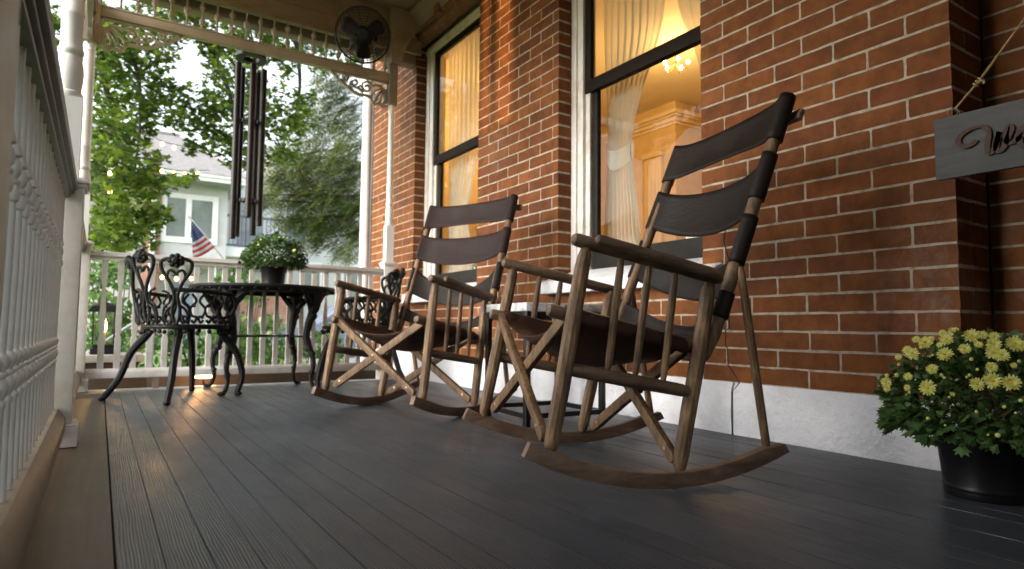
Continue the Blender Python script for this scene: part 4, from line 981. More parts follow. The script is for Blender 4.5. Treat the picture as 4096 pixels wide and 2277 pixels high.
BD = [ (1.744,0.87,0.301,0.0051),(1.721,0.835,0.305,0.0057),(1.751,0.843,0.331,0.0044),(1.692,0.777,0.298,0.0021),(1.695,0.72,0.314,0.004),(1.691,0.713,0.308,0.004),(1.699,0.669,0.312,0.0033),(1.704,0.665,0.317,0.0039),(1.718,0.654,0.33,0.0039),(1.737,0.673,0.353,0.0046),(1.673,0.69,0.272,0.0065),(1.67,0.695,0.265,0.0029),(1.679,0.786,0.267,0.0038),(1.679,0.793,0.261,0.0024),(1.696,0.597,0.252,0.0043),(1.673,0.642,0.237,0.0038),(1.659,0.737,0.211,0.0046),(1.684,0.607,0.189,0.0056),(1.677,0.623,0.188,0.0025),(1.659,0.701,0.2,0.0029),(1.717,0.573,0.267,0.0046),(1.703,0.579,0.24,0.0031),(1.708,0.867,0.235,0.0033),(1.745,0.76,0.359,0.0031),(1.736,0.58,0.306,0.0044),(1.777,0.593,0.351,0.0039),(1.744,0.797,0.349,0.005),(1.793,0.807,0.376,0.0051) ]
MAPLE = [ (-0.14, 8.6, 3.69, 0.32),(0.16, 9, 3.86, 0.34),(0.49, 9.4, 4.5, 0.3),(-0.07, 8.8, 3.27, 0.33),(0.24, 9.2, 3.47, 0.29),(0.53, 9.2, 3.86, 0.19),(-0.09, 8.4, 2.64, 0.31),(0.16, 9, 2.79, 0.28),(-0.07, 8.2, 2.15, 0.3),(0.22, 8.6, 2.21, 0.32),(0.45, 8.4, 2.03, 0.17),(-0.05, 8.0, 1.65, 0.29),(0.24, 8.4, 1.68, 0.31),(0.47, 8.2, 1.65, 0.17),(0.01, 7.8, 1.33, 0.23),(0.29, 8.2, 1.35, 0.22),(0.52, 9, 3.24, 0.14),(0.41, 8.8, 2.84, 0.12),(0.68, 8.8, 2.95, 0.14),(0.86, 9.6, 4.69, 0.31),(1.33, 9.8, 4.91, 0.36),(1.85, 10, 5.06, 0.42),(2.42, 10.2, 5.14, 0.44),(3.05, 10.4, 5.17, 0.42),(3.56, 10.4, 5.44, 0.39),(3.57, 10.4, 4.95, 0.22),(1.23, 9.4, 4.21, 0.24),(1.31, 9.4, 3.77, 0.31),(1.08, 9.2, 3.31, 0.23),(1.43, 9.4, 3.3, 0.31),(1.19, 9.2, 2.89, 0.18),(1.54, 9.4, 2.85, 0.26),(1.89, 9.8, 3.76, 0.3),(2.01, 9.8, 3.33, 0.34),(1.89, 9.8, 2.85, 0.2),(2.42, 10, 3.53, 0.27),(2.49, 10, 3.94, 0.2),(2.32, 10, 3.04, 0.19),(2.2, 10, 4.44, 0.23),(-0.54, 7.6, 3.35, 0.17),(-0.51, 7.6, 3.06, 0.12),(-0.64, 7.6, 3.43, 0.15),(0.73, 7.4, 1.95, 0.08),(0.59, 7.4, 1.9, 0.07),(0.49, 8, 2.24, 0.08),(2.04, 9.8, 4.64, 0.19),(1.66, 9.6, 4.21, 0.22) ]
CONIF_B = [ (4.04, 13.5, 5.71, 0.44),(4.55, 13.83, 5.35, 0.51),(3.78, 13.86, 4.92, 0.5),(4.42, 13.55, 4.51, 0.61),(3.32, 13.19, 3.92, 0.46),(3.92, 13.11, 3.78, 0.63),(4.61, 13.38, 3.72, 0.38),(3.06, 13.76, 3.57, 0.32),(3.41, 13.89, 3.21, 0.49),(3.99, 13.66, 3.13, 0.65),(4.54, 13.28, 3.03, 0.43),(2.78, 13.10, 3.0, 0.25),(3.64, 13.28, 2.55, 0.37),(4.29, 13.66, 2.61, 0.49),(4.88, 13.89, 2.59, 0.28),(3.89, 13.76, 2.26, 0.22),(3.2, 13.38, 2.58, 0.26),(4.4, 13.11, 2.02, 0.27),(2.57, 13.19, 2.89, 0.17) ]
BUSH = [ (-0.04, 7.2, 0.83, 0.19),(0.15, 7.6, 0.94, 0.18),(0.04, 6.8, 0.49, 0.18),(0.2, 7.0, 0.45, 0.14),(0.31, 6.6, 0.23, 0.11),(0.62, 6.9, 0.24, 0.17),(0.8, 6.8, 0.22, 0.14),(1.21, 8, 0.76, 0.2),(1.43, 8.4, 1.03, 0.15),(1.17, 7.2, 0.33, 0.21),(0.96, 6.8, 0.17, 0.12),(1.64, 8, 0.29, 0.18),(1.82, 8.3, 0.38, 0.16),(1.89, 7.8, 0.15, 0.12),(1.42, 7.4, 0.14, 0.14),(2.45, 9, 0.14, 0.16),(2.76, 9, 0.21, 0.18),(1.76, 9, 0.81, 0.17) ]
m_ = mums('potted_mums', 'yellow flowering mums in a black metal bucket on the porch floor by the wall', (1.918, .718, .001), .0985, .150, .207, .178, 2700, FL, BD, .030, 11, rimtop=.119, cz=.065)
mb = MB(); mb.ribbon([(0,0),(.02,-.012),(.05,-.022),(.08,-.05),(.10,-.056)], .006, (1.80, .615, .172), (.45,-.85,0), (0,0,1), (-.85,-.45,.1), .001)
mb.build('ribbon', simple('copper_ribbon', (.55,.13,.06), None, .3, 30, 0, metallic=.6), m_, world=True)
rg = random.Random(5); FB = []
for i in range(9):
    a = rg.uniform(0, 6.28); FB.append((.925+.15*cos(a), 4.25+.15*sin(a)-.02, .90+rg.uniform(-.03,.07), .006))
FB.append((1.005, 4.07, .885, .013)); FB.append((.80, 4.12, .91, .008))
mums('potted_mums', 'round leafy mum plant in a black pot on the iron table', (.925, 4.25, .662), .072, .125, .180, .150, 2300, [], FB, .027, 12, rings=False, rimtop=.090, cz=.055)

# ------------------------------------------------------------------ hanging welcome sign
SG = thing('welcome_sign', 'grey wooden sign with rust brown script letters hanging from a rope', 'sign', (1.985, .55, .94))
mb = MB(); mb.box(1.986, 2.002, .120, .8405, .8475, 1.024); mb.build('board', SIGNW, SG, world=True, bevel=.0015)
WL = [(0.7355,0.9398),(0.7462,0.929),(0.7631,0.926),(0.7767,0.936),(0.7782,0.952),(0.7637,0.9656),(0.7425,0.9738),(0.722,0.9732),(0.7094,0.9617),(0.707,0.9433),(0.7108,0.9205),(0.7105,0.9018),(0.7048,0.8947),(0.6945,0.9068),(0.6857,0.9311),(0.6822,0.9481),(0.6882,0.9248),(0.6905,0.9043),(0.6851,0.8954),(0.6741,0.9044),(0.6637,0.9277),(0.6562,0.9482),(0.6586,0.9574),(0.6656,0.9499),(0.6684,0.9291),(0.6632,0.9135),(0.6499,0.9129),(0.6384,0.9216),(0.623,0.9362),(0.6198,0.9471),(0.628,0.9504),(0.6378,0.9377),(0.6405,0.913),(0.6338,0.8982),(0.6189,0.9006),(0.600,0.918)]
def script(off, pts): return [(off-a, .895+b) for a, b in pts]
REST = script(.600, [(0,.023),(.022,.05),(.030,.085),(.022,.098),(.012,.08),(.010,.03),(.016,.002),(.028,.004),(.040,.02)])          # l
REST += script(.560, [(0,.02),(.014,.045),(.028,.05),(.034,.042),(.022,.050),(.008,.035),(.006,.012),(.018,.0),(.034,.006),(.044,.02)])  # c
REST += script(.516, [(.01,.04),(.0,.02),(.008,.003),(.022,.0),(.034,.015),(.032,.038),(.018,.048),(.008,.04),(.022,.034),(.044,.034)])  # o
REST += script(.472, [(0,.034),(.008,.046),(.012,.03),(.010,.0),(.014,.03),(.026,.046),(.032,.03),(.030,.0),(.036,.03),(.048,.046),(.054,.03),(.054,.008),(.062,.002),(.072,.012)])  # m
REST += script(.400, [(0,.012),(.018,.028),(.024,.042),(.016,.050),(.006,.036),(.004,.012),(.016,.0),(.032,.006),(.044,.022)])          # e
P = [Vector(p) for p in smoothpts([(a, b, 0) for a, b in WL+REST], 4)]
mb = MB(); n = len(P)
w = []
for i in range(n):
    d = (P[min(i+1, n-1)]-P[max(i-1, 0)]); d.normalize(); w.append(.0092+.0062*max(0, abs(d.y)-.2))
mb.ribbon([(p.x, p.y) for p in P], w, (1.979,0,0), (0,1,0), (0,0,1), (1,0,0), .0075)
mb.build('lettering', RUST, SG, world=True, bevel=.0008, seg=1)
for y in (.793, .170):
    mb = MB(); c = Vector((1.990, y, 1.034)); mb.tube([c+Vector((0, cos(k*2*pi/14)*.0125, sin(k*2*pi/14)*.0125)) for k in range(14)], .0014, 6, close=True); mb.build('ring', STEEL, SG, world=True)
    mb = MB(); mb.tube([(1.992, y-.018, 1.024), (1.991, y-.014, 1.034), (1.990, y-.006, 1.042)], .0018, 6); mb.build('hook', STEEL, SG, world=True)
rp = thing('rope', 'tan sisal rope holding up the grey welcome sign', 'rope', (1.99, .48, 1.36))
mb = MB()
for s, a in ((1, .787), (-1, .176)):
    mb.tube(smoothpts([(1.990, a, 1.042), (1.990, a-s*.030, 1.072), (1.990, a-s*.055, 1.097), (1.989, a-s*.075, 1.120), (1.990, .4815+s*.004, 1.40)], 6), .0034, 8)
    kx = a-s*.052
    for q in range(3):
        c = Vector((1.989, kx-s*q*.006, 1.094+q*.006)); dd = Vector((0, -s*.66, .75)); u = dd.orthogonal().normalized(); v = dd.cross(u)
        mb.tube([c+(u*cos(k*.7)+v*sin(k*.7))*.0062 for k in range(9)], .0030, 7, close=True)
    mb.tube(smoothpts([(1.989, kx-s*.008, 1.102), (1.984, kx-s*.020, 1.098), (1.983, kx-s*.022, 1.088)], 4), .0030, 7)
mb.build('cord', ROPE, rp, world=True)
mb = MB(); mb.tube([(1.99, .4815, 1.39), (1.99, .4815, 1.42), (2.0, .4815, 1.43)], .003, 6); mb.tube([(1.99, .4815, 1.42), (1.99, .4815, 2.95)], .0025, 6); mb.build('hanger', BLACKM, rp, world=True)

# ------------------------------------------------------------------ wind chime
t = thing('wind_chime', 'large black wind chime with five long tubes hanging beyond the far frieze', 'wind chime', (.876, 5.0, 2.6))
def ringdisc(z, R, r, h, name):
    mb = MB(); mb.lathe([(r, z-h), (R, z-h), (R, z+h), (r, z+h), (r, z-h)], (.876, 5.0, 0), 32, cap=False); return mb
ringdisc(2.435, .112, .060, .016, 'top').build('top_ring', BLACKM, t, world=True)
mb = MB()
for k in range(3):
    a = k*2*pi/3+.5; mb.tube([(.876+.085*cos(a), 5+.085*sin(a), 2.45), (.876, 5, 2.60)], .002, 5)
mb.build('suspension_cord', BLACKM, t, world=True)
mb = MB(); mb.tube(smoothpts([(.876, 5, 2.59), (.862, 5, 2.64), (.876, 5, 2.70), (.900, 4.97, 2.735), (.918, 4.92, 2.735), (.91, 4.90, 2.72)], 5), .007, 8); mb.build('hook', BLACKM, t, world=True)
CT = [(.786, -.012, 2.425, 1.045), (.826, .062, 2.42, 1.073), (.876, -.088, 2.41, 1.202), (.938, .052, 2.40, 1.089), (.966, -.02, 2.41, 1.155)]
for x, dy, z1, z0 in CT:
    mb = MB(); R = .0235; mb.lathe([(R-.004, z0+.02), (R-.003, z0), (R, z0), (R, z1-.06), (R-.003, z1-.06), (R-.004, z1-.08)], (x, 5.0+dy, 0), 16, cap=False); mb.lathe([(.0001,z1-.061),(R-.002,z1-.061)], (x, 5.0+dy, 0), 12, cap=False)
    mb.tube([(x, 5+dy, z1-.06), (x, 5+dy, 2.44)], .002, 5); mb.build('tube', simple('chime_tube', (.012,.009,.008), None, .4, 30, .02, spec=.3) if 'chime_tube' not in bpy.data.materials else bpy.data.materials['chime_tube'], t, world=True)
mb = MB(); mb.lathe([(.0001,1.93),(.050,1.93),(.055,1.94),(.055,1.955),(.0001,1.96)], (.880, 5.0, 0), 22, cap=False); mb.build('striker', BLACKM, t, world=True)
mb = MB(); mb.lathe([(.030,1.33),(.055,1.33),(.055,1.35),(.030,1.35),(.030,1.33)], (.882, 5.0, 0), 22, cap=False); mb.build('lower_ring', BLACKM, t, world=True)
mb = MB(); mb.tube([(.880, 5, 2.43), (.881, 5, .97)], .0016, 5); mb.build('striker_cord', BLACKM, t, world=True)
mb = MB(); mb.prism([(-.03,.86),(-.035,.92),(0,.975),(.035,.92),(.03,.86),(0,.84)], (.881, 4.997, 0), (1,0,0), (0,0,1), (0,1,0), .006); mb.build('wind_sail', BLACKM, t, world=True, bevel=.001)

# ------------------------------------------------------------------ porch fan
fc = Vector((1.460, 4.20, 2.450)); FN = Vector((-.26, -.93, -.26)).normalized()
t = thing('porch_fan', 'black caged fan mounted high at the far end of the porch', 'fan', fc)
fu = Vector((0,0,1)); fu = (fu-FN*fu.dot(FN)).normalized(); fr = FN.cross(fu)
def fp(r, a, d=0): return fc+fr*(r*cos(a))+fu*(r*sin(a))+FN*d
R = .186
for nm, d, sgn in (('front_cage', .050, 1), ('rear_cage', -.050, -1)):
    mb = MB()
    for q in range(10):
        rr = .036+(R-.036)*q/9; dd = d*(1-(rr/R)**2.2)*1.1+.0*sgn
        mb.tube([fp(rr, k*2*pi/40, dd) for k in range(40)], .0019, 4, close=True)
    for k in range(14):
        a = k*2*pi/14; mb.tube([fp(rr, a, d*(1-(rr/R)**2.2)*1.1) for rr in (.03, .07, .11, .15, R)], .0018, 4)
    if sgn > 0: mb.tube([fp(R, k*2*pi/48, 0) for k in range(48)], .0075, 8, close=True)
    mb.build(nm, BLACKM, t, world=True)
mb = MB(); mb.lathe([(.001,.030),(.030,.030),(.036,.022),(.036,.0),(.030,-.01)], fc+FN*.03, 20, axis=FN); mb.build('hub', BLACKM, t, world=True)
mb = MB(); mb.lathe([(.03,-.01),(.074,-.04),(.082,-.07),(.082,-.15),(.05,-.19),(.001,-.20)], fc, 20, axis=FN); mb.build('motor', BLACKM, t, world=True)
for k in range(3):
    a0 = -pi/2-.05+k*2*pi/3; mb = MB(); V = []; 
    for i in range(9):
        rr = .025+.135*i/8; hw = [.2,.5,.58,.55,.50,.46,.42,.36,.22][i]
        for j in range(5): s_ = -1+2*j/4; V.append(fp(rr, a0+hw*s_, .018*s_*(1-.3*i/8)))
    mb.add(V, [(i*5+j, i*5+j+1, (i+1)*5+j+1, (i+1)*5+j) for i in range(8) for j in range(4)], 0, True); ob = mb.build('blade', BLACKM, t, world=True)
    md = ob.modifiers.new('thick', 'SOLIDIFY'); md.thickness = .003
mb = MB(); p0 = fc-FN*.17; mb.tube(smoothpts([p0, p0+Vector((.05,.10,.06)), (1.60, 4.50, 2.62), (1.70, 4.66, 2.68)], 5), .013, 10); mb.lathe([(.045,0),(.045,.012),(.03,.02)], (1.70, 4.688, 2.68), 18, axis=(0,-1,0)); mb.build('mount', BLACKM, t, world=True)

# ------------------------------------------------------------------ things just beyond the far railing
STONE = simple('grey_capstone', (.36,.35,.33), (.24,.23,.22), .85, 12, .5)
DKWOOD = mat_wood('dark_brown_timber', [(.3,(.016,.010,.006)), (.55,(.040,.024,.013)), (.8,(.065,.040,.022))], 'X', 16, 10, .7, .5)
t = thing('stair_wall', 'low wall with grey stone cap beyond the far left corner, carrying a lantern', 'wall', (-.15, 5.6, -.38))
mb = MB(); mb.box(-.8, .25, 5.43, 5.86, -.4, .135); mb.build('body', DKWOOD, t, world=True)
mb = MB(); mb.box(-.84, .285, 5.40, 5.90, .136, .188); mb.build('capstone', STONE, t, world=True, bevel=.006)
t = thing('candle_lantern', 'black lantern with a burning flame behind the railing at the far left', 'lantern', (.03, 5.62, .189))
mb = MB(); mb.box(-.052, .112, 5.54, 5.70, .190, .232); mb.box(-.038, .098, 5.554, 5.686, .232, .262); mb.build('base', BLACKM, t, world=True, bevel=.003)
for x in (-.040, .094):
    for y in (5.556, 5.684): mb = MB(); mb.box(x-.004, x+.004, y-.004, y+.004, .262, .505); mb.build('post', BLACKM, t, world=True)
mb = MB(); mb.add([(-.075,5.52,.50),(.130,5.52,.50),(.130,5.72,.50),(-.075,5.72,.50),(-.05,5.545,.545),(.105,5.545,.545),(.105,5.695,.545),(-.05,5.695,.545),(.01,5.605,.572),(.045,5.605,.572),(.045,5.635,.572),(.01,5.635,.572)], [(3,2,1,0),(0,1,5,4),(1,2,6,5),(2,3,7,6),(3,0,4,7),(4,5,9,8),(5,6,10,9),(6,7,11,10),(7,4,8,11),(8,9,10,11)]); mb.ball((.0275,5.62,.588), .016, 8); mb.build('roof', BLACKM, t, world=True)
mb = MB(); mb.box(-.036,.090,5.5560,5.5568,.264,.50); mb.box(-.036,.090,5.6832,5.684,.264,.50); mb.build('pane', GLASS, t, world=True)
mb = MB(); mb.tube([(.0275,5.62,.262),(.0275,5.62,.345)], .015, 12); mb.build('candle', IVORY, t, world=True)
mb = MB(); mb.lathe([(.002,.345),(.014,.360),(.021,.385),(.019,.41),(.010,.445),(.001,.475)], (.0275,5.62,0), 12); mb.build('flame', mat_emit('flame', (1,.55,.18), 14), t, world=True)
lamp_light('flame_light', (.0275, 5.58, .41), .08, (1,.60,.25), .015, t)
t = thing('planter_edge', 'low brown timber planter wall just beyond the far railing', 'planter', (.9, 5.33, -.38))
mb = MB(); mb.box(.30, 2.10, 5.30, 5.36, -.4, .055); mb.box(-.3, .298, 5.30, 5.36, -.4, .045); mb.build('boards', DKWOOD, t, world=True, bevel=.003)
t = thing('path_light', 'small glowing orange path light at floor level behind the far railing', 'light', (.655, 5.14, -.36))
mb = MB(); mb.lathe([(.008,-.38),(.008,.02)], (.655,5.14,0), 8); mb.build('stake', BLACKM, t, world=True)
mb = MB(); mb.lathe([(.050,.026),(.078,.036),(.080,.064),(.062,.092),(.030,.106),(.001,.110)], (.655,5.14,0), 20); mb.build('shade', mat_emit('glowing_shade', (1,.50,.18), 8), t, world=True)
lamp_light('path_light_bulb', (.655, 5.04, .08), .08, (1,.55,.22), .03, t)
t = thing('stair_handrail', 'thin pale blue stair handrail sloping behind the lantern', 'handrail', (.1, 6.2, -.36))
mb = MB(); mb.tube([(-.12,6.2,.14),(.40,6.2,.55)], .011, 8); mb.build('rail', simple('pale_blue_metal', (.35,.40,.46), None, .35, 20, 0), t, world=True)
for x, z in ((-.10,.15), (.385,.54)): mb = MB(); mb.tube([(x,6.2,-.36),(x,6.2,z)], .009, 8); mb.build('upright', bpy.data.materials['pale_blue_metal'], t, world=True)
t = thing('corner_column', 'pale grey round column at the far corner of the brick house', 'column', (2.112, 5.87, -.38))
mb = MB(); mb.lathe([(.075,-.38),(.075,.0),(.062,.02),(.052,.05),(.050,3.2)], (2.112,5.87,0), 24); mb.build('shaft', WHITE_COOL, t, world=True)
t = thing('door_sill', 'dark wooden door threshold in the recess behind the flower bucket', 'threshold', (2.25, .2, 0))
mb = MB(); mb.box(2.20, 2.355, -1.2, .80, .001, .034); mb.box(2.14, 2.199, -1.2, .80, .001, .016); mb.build('boards', DKWOOD, t, world=True, bevel=.002)

# unseen lamp box added beyond the side railing: two slots throw warm strips on the brick between the windows
t = thing('added_slot_lamp', 'unseen slotted lamp box added beyond the open side of the porch for warm wall strips', 'lantern', (-2.0, 3.2, -.38))
mb = MB(); y0, y1, z0, z1, xf, xb = 3.02, 3.40, .12, .46, -1.9, -2.12
mb.box(xb, xb+.004, y0, y1, z0, z1); mb.box(xb, xf, y0, y0+.004, z0, z1); mb.box(xb, xf, y1-.004, y1, z0, z1); mb.box(xb, xf, y0, y1, z0-.004, z0); mb.box(xb, xf, y0, y1, z1, z1+.004)
mb.box(xf, xf+.002, y0, 3.2031, z0, z1); mb.box(xf, xf+.002, 3.2076, 3.2101, z0, z1); mb.box(xf, xf+.002, 3.2122, y1, z0, z1); mb.box(xf, xf+.002, 3.2031, 3.2122, z0, .2955); mb.box(xf, xf+.002, 3.2031, 3.2122, .345, z1)
mb.build('housing', BLACKM, t, world=True)
mb = MB(); mb.tube([(-2.0,3.2,-.38),(-2.0,3.2,.12)], .02, 8); mb.build('stake', BLACKM, t, world=True)
lamp_light('slot_lamp_light', (-2.0, 3.2, .26), 280, (1, .55, .20), .0012, t)
# ------------------------------------------------------------------ trees and shrubs
def foliage_mb(blobs, dens, L, rng, kind='maple', ystretch=2.2, droop=0, shell=.0):
    mb = MB(); star = []
    if kind == 'maple':
        for a, r in ((-2.6,.42),(-2.1,.62),(-1.6,.40),(-1.05,.92),(-.62,.48),(0,1.15),(.62,.48),(1.05,.92),(1.6,.40),(2.1,.62),(2.6,.42)): star.append((r*cos(a)*.5, r*sin(a)*.55))
    for (x, y, z, R) in blobs:
        n = int(dens*(R/.3)**2)
        for i in range(n):
            d = Vector((rng.gauss(0,1), rng.gauss(0,1), rng.gauss(0,1))).normalized()*rng.random()**.42*R
            p = Vector((x+d.x*1.12, y+d.y*ystretch, z+d.z*1.12-droop*abs(rng.gauss(0, R*.2))))
            if kind == 'maple':
                if noise.noise(p*2.6+Vector((3,1,7))) < -.30: continue
                l = L*rng.uniform(.6, 1.25); n_ = Vector((rng.uniform(-.6,.6), rng.uniform(-.9,.3), rng.uniform(.2,1))).normalized()
                u = n_.orthogonal().normalized(); a = rng.uniform(0, 2*pi); u = (u*cos(a)+n_.cross(u)*sin(a)); w = n_.cross(u)
                mb.add([p+u*(q*l)+w*(b*l)+n_*(-.12*l*abs(b)) for q, b in star], [tuple(range(len(star)))])
            elif kind == 'shrub':
                l = L*rng.uniform(.6, 1.3); dd = (Vector((rng.uniform(-1,1), rng.uniform(-1,1), rng.uniform(-.3,1)))).normalized(); n_ = dd.orthogonal().normalized(); a = rng.uniform(0, 6.28); n_ = n_*cos(a)+dd.cross(n_)*sin(a); w = dd.cross(n_)
                mb.add([p, p+dd*l*.35+w*l*.24, p+dd*l*.7+w*l*.17, p+dd*l, p+dd*l*.7-w*l*.17, p+dd*l*.35-w*l*.24], [(0,1,2,3,4,5)])
            else:   # conifer: feathery drooping sprays
                l = L*rng.uniform(.6, 1.5); out = Vector((x-CONX+d.x*.8, d.y, 0)); out = out.normalized() if out.length > .05 else Vector((1,0,0))
                dd = (out*.8+Vector((rng.uniform(-.5,.5), rng.uniform(-.5,.5), rng.uniform(-1.0,-.1)))).normalized(); w = dd.cross(Vector((rng.uniform(-.4,.4),rng.uniform(-.4,.4),1))).normalized()
                vs = [p]; fs = []
                for k in range(4):
                    c = p+dd*l*(k*.25); e = c+dd*l*.25
                    for s in (1, -1):
                        b = len(vs)-1; t_ = c+(dd*.55+w*s).normalized()*l*(.34-.05*k); o = len(vs); vs += [c, t_, c+dd*l*.07]; fs.append((o, o+1, o+2))
                b = len(vs); vs += [p-w*.004, p+dd*l, p+w*.004]; fs.append((b, b+1, b+2)); mb.add(vs, fs)
    return mb
CONX = 5.1
MAPLE += [(.77,9.2,3.35,.20),(.93,9.2,3.10,.16),(.56,9.1,3.50,.13),(.66,9.4,4.2,.16),(1.12,9.5,4.30,.17),(1.5,9.6,4.45,.2),(.92,9.2,2.75,.12),(.36,8.8,3.05,.16)]
rng = random.Random(21)
def limb(mb, P, r0, r1, seg=8):
    q = smoothpts(P, 5); n = len(q); mb.tube(q, [r0+(r1-r0)*i/(n-1) for i in range(n)], seg)
t = thing('maple_tree', 'large green maple tree with sky showing through its hanging branches', 'tree', (-2.6, 10.6, -.38))
mb = MB(); limb(mb, [(-2.6,10.6,-.42),(-2.55,10.5,1.2),(-2.4,10.4,2.8),(-2.2,10.3,4.4)], .30, .20, 14)
mb.build('trunk', BARK, t, world=True)
mb = MB()
limb(mb, [(-2.3,10.3,4.2),(-1.2,9.8,4.7),(-.3,9.0,4.5),(-.15,8.7,3.67),(-.04,8.8,3.12),(.11,8.9,2.63)], .10, .014)
limb(mb, [(-2.25,10.3,4.3),(-.8,10.1,5.4),(.6,9.8,5.2),(.99,9.5,4.5),(1.35,9.4,3.7),(1.45,9.4,3.2)], .11, .014)
limb(mb, [(-.8,10.1,5.4),(1.0,10.2,5.9),(2.2,10.1,5.3),(2.47,10.0,4.34),(2.4,10,3.5)], .08, .012)
limb(mb, [(1.0,10.2,5.9),(2.4,10.4,6.0),(3.4,10.4,5.5)], .05, .012); limb(mb, [(.99,9.5,4.5),(1.6,9.7,4.0),(1.95,9.8,3.2)], .03, .01); limb(mb, [(-.3,9.0,4.5),(.2,9.0,3.7),(.3,8.7,2.9),(.25,8.4,2.0)], .035, .008)
for (x, y, z, R) in MAPLE[::2]: limb(mb, [(x-.3,y+.4,z+R*1.1),(x,y,z),(x+R*.5,y-.3,z-R*.6)], .012, .003, 5)
mb.build('limb', BARK, t, world=True)
foliage_mb(MAPLE, 380, .122, rng, 'maple', 2.4).build('crown', MAPLE_M, t, world=True)
t = thing('conifer_tree', 'feathery dark evergreen with drooping browning boughs at the right', 'tree', (5.1, 13.7, -.38))
mb = MB(); limb(mb, [(5.1,13.7,-.42),(5.08,13.7,3),(5.05,13.7,6.8)], .17, .03, 10); mb.build('trunk', BARK, t, world=True)
mb = MB()
for (x, y, z, R) in CONIF_B: limb(mb, [(5.08,13.7,z+R*1.4),((x+5.08)/2,(y+13.7)/2,z+R*.7),(x,y,z),(x-R*.8,y-.1,z-R*.5)], .022, .004, 5)
mb.build('bough', BARK, t, world=True)
foliage_mb(CONIF_B, 340, .23, rng, 'conifer', 1.6, .6).build('crown', CONIF, t, world=True)
groups = [([0,1,2,3,4], 'tall green shrub behind the candle lantern at the far left'), ([5,6,9,10], 'bright green shrub behind the iron chair beyond the railing'), ([7,8,17], 'tall pale green shrub behind the iron table beyond the railing'), ([11,12,13,14], 'hydrangea bush with cream flower heads beyond the railing'), ([15,16], 'low green shrub near the pavement beyond the iron table leg')]
for idx, lab in groups:
    bl = [BUSH[i] for i in idx]; cx = sum(b[0] for b in bl)/len(bl); cy = sum(b[1] for b in bl)/len(bl)
    t = thing('shrub', lab, 'shrub', (cx, cy, -.38)); mb = MB()
    for b in bl:
        for k in range(4): limb(mb, [(cx+(b[0]-cx)*.3, cy+(b[1]-cy)*.3, -.40), (b[0]+rng.uniform(-.1,.1), b[1]+rng.uniform(-.1,.1), b[2]-b[3]*.4), (b[0]+rng.uniform(-.15,.15), b[1], b[2]+b[3]*.7)], .008, .002, 5)
    mb.build('stems', BARK, t, world=True)
    bl2 = bl+[(b[0], b[1], (b[2]-.38)/2, b[3]) for b in bl if b[2] > .2]
    foliage_mb(bl2, 620, .075, rng, 'shrub', 1.5).build('foliage', SHRUB, t, world=True)
    if 'hydrangea' in lab:
        for x, y, z, R in ((1.58,7.72,.46,.055), (1.80,8.0,.50,.055), (1.68,7.8,.30,.045), (1.95,8.1,.42,.045)):
            mb = MB(); 
            for k in range(70):
                d = Vector((rng.gauss(0,1), rng.gauss(0,1), rng.gauss(0,1))).normalized(); p = Vector((x,y,z))+d*R*rng.uniform(.8,1.05); u = d.orthogonal().normalized()*.014; w = d.cross(u).normalized()*.014
                mb.add([p+u, p+w, p-u, p-w], [(0,1,2,3)])
            mb.build('flower_head', simple('cream_hydrangea', (.62,.60,.42), (.45,.50,.28), .8, 60, 0) if 'cream_hydrangea' not in bpy.data.materials else bpy.data.materials['cream_hydrangea'], t, world=True)
# low mixed planting and a far belt of trees, one mass each
mb = MB(); 
bl = [(x*.55-1.5, 8.8+.6*sin(x), -.20, .24) for x in range(0, 14)]
tag(foliage_mb(bl, 150, .07, rng, 'shrub', 1.8).build('ground_cover', SHRUB), 'mixed low green planting on the lawn beyond the porch', 'plants', kind='stuff')
bl = [(-14+i*2.1+rng.uniform(-.8,.8), 40+rng.uniform(-2,2), rng.uniform(1.5,7), 2.2) for i in range(26)]
tag(foliage_mb(bl, 14, .8, rng, 'shrub', 1.5).build('distant_trees', CONIF), 'hazy mass of far trees behind the neighbouring houses', 'trees', kind='stuff')

# ------------------------------------------------------------------ neighbouring houses
SIDING = simple('grey_shingle_siding', (.60,.60,.61), (.54,.54,.55), .85, 3, .0)
def clap(mat, scale):
    nt = mat.node_tree; b = nt.nodes['Principled BSDF']; w = nt.nodes.new('ShaderNodeTexWave'); w.wave_type = 'BANDS'; w.bands_direction = 'Z'; w.wave_profile = 'SAW'; w.inputs['Scale'].default_value = scale; nt.links.new(coords(nt), w.inputs['Vector']); bump(nt, b, w.outputs[0], .8, .03); return mat
clap(SIDING, 1.6)
WSIDE = clap(simple('white_clapboard', (.66,.67,.69), (.6,.61,.63), .7, 3, 0), 2.2)
NTRIM = simple('bright_white_trim', (.82,.82,.83), (.78,.78,.79), .5, 5, 0)
ROOFM = clap(simple('weathered_brown_shingles', (.30,.285,.28), (.23,.215,.21), .9, 7, .2, detail=6), 2.6)
BLUEG = simple('blue_grey_paint', (.11,.13,.19), (.09,.11,.16), .6, 4, 0)
REDBR = simple('far_red_brick', (.38,.20,.15), (.28,.14,.11), .85, 5, .2)
t = thing('neighbour_house', 'pale grey shingled house with brown hip roof, white windows and brick pier', 'house', (2.2, 23, -.38))
mb = MB(); mb.box(1.38, 3.30, 22, 28, 2.42, 4.80); mb.box(-3, 1.0, 22.6, 28, -.38, 4.7); mb.build('wall', SIDING, t, world=True)
mb = MB(); mb.box(.7, 3.32, 21.95, 28, 2.25, 2.42); mb.build('band_course', NTRIM, t, world=True)
mb = MB(); mb.box(1.0, 5.6, 23.6, 23.8, -.38, 2.25); mb.build('porch_back_wall', WSIDE, t, world=True)
mb = MB(); mb.box(1.00, 1.43, 21.86, 22.3, -.38, 4.75); mb.build('pier', REDBR, t, world=True)
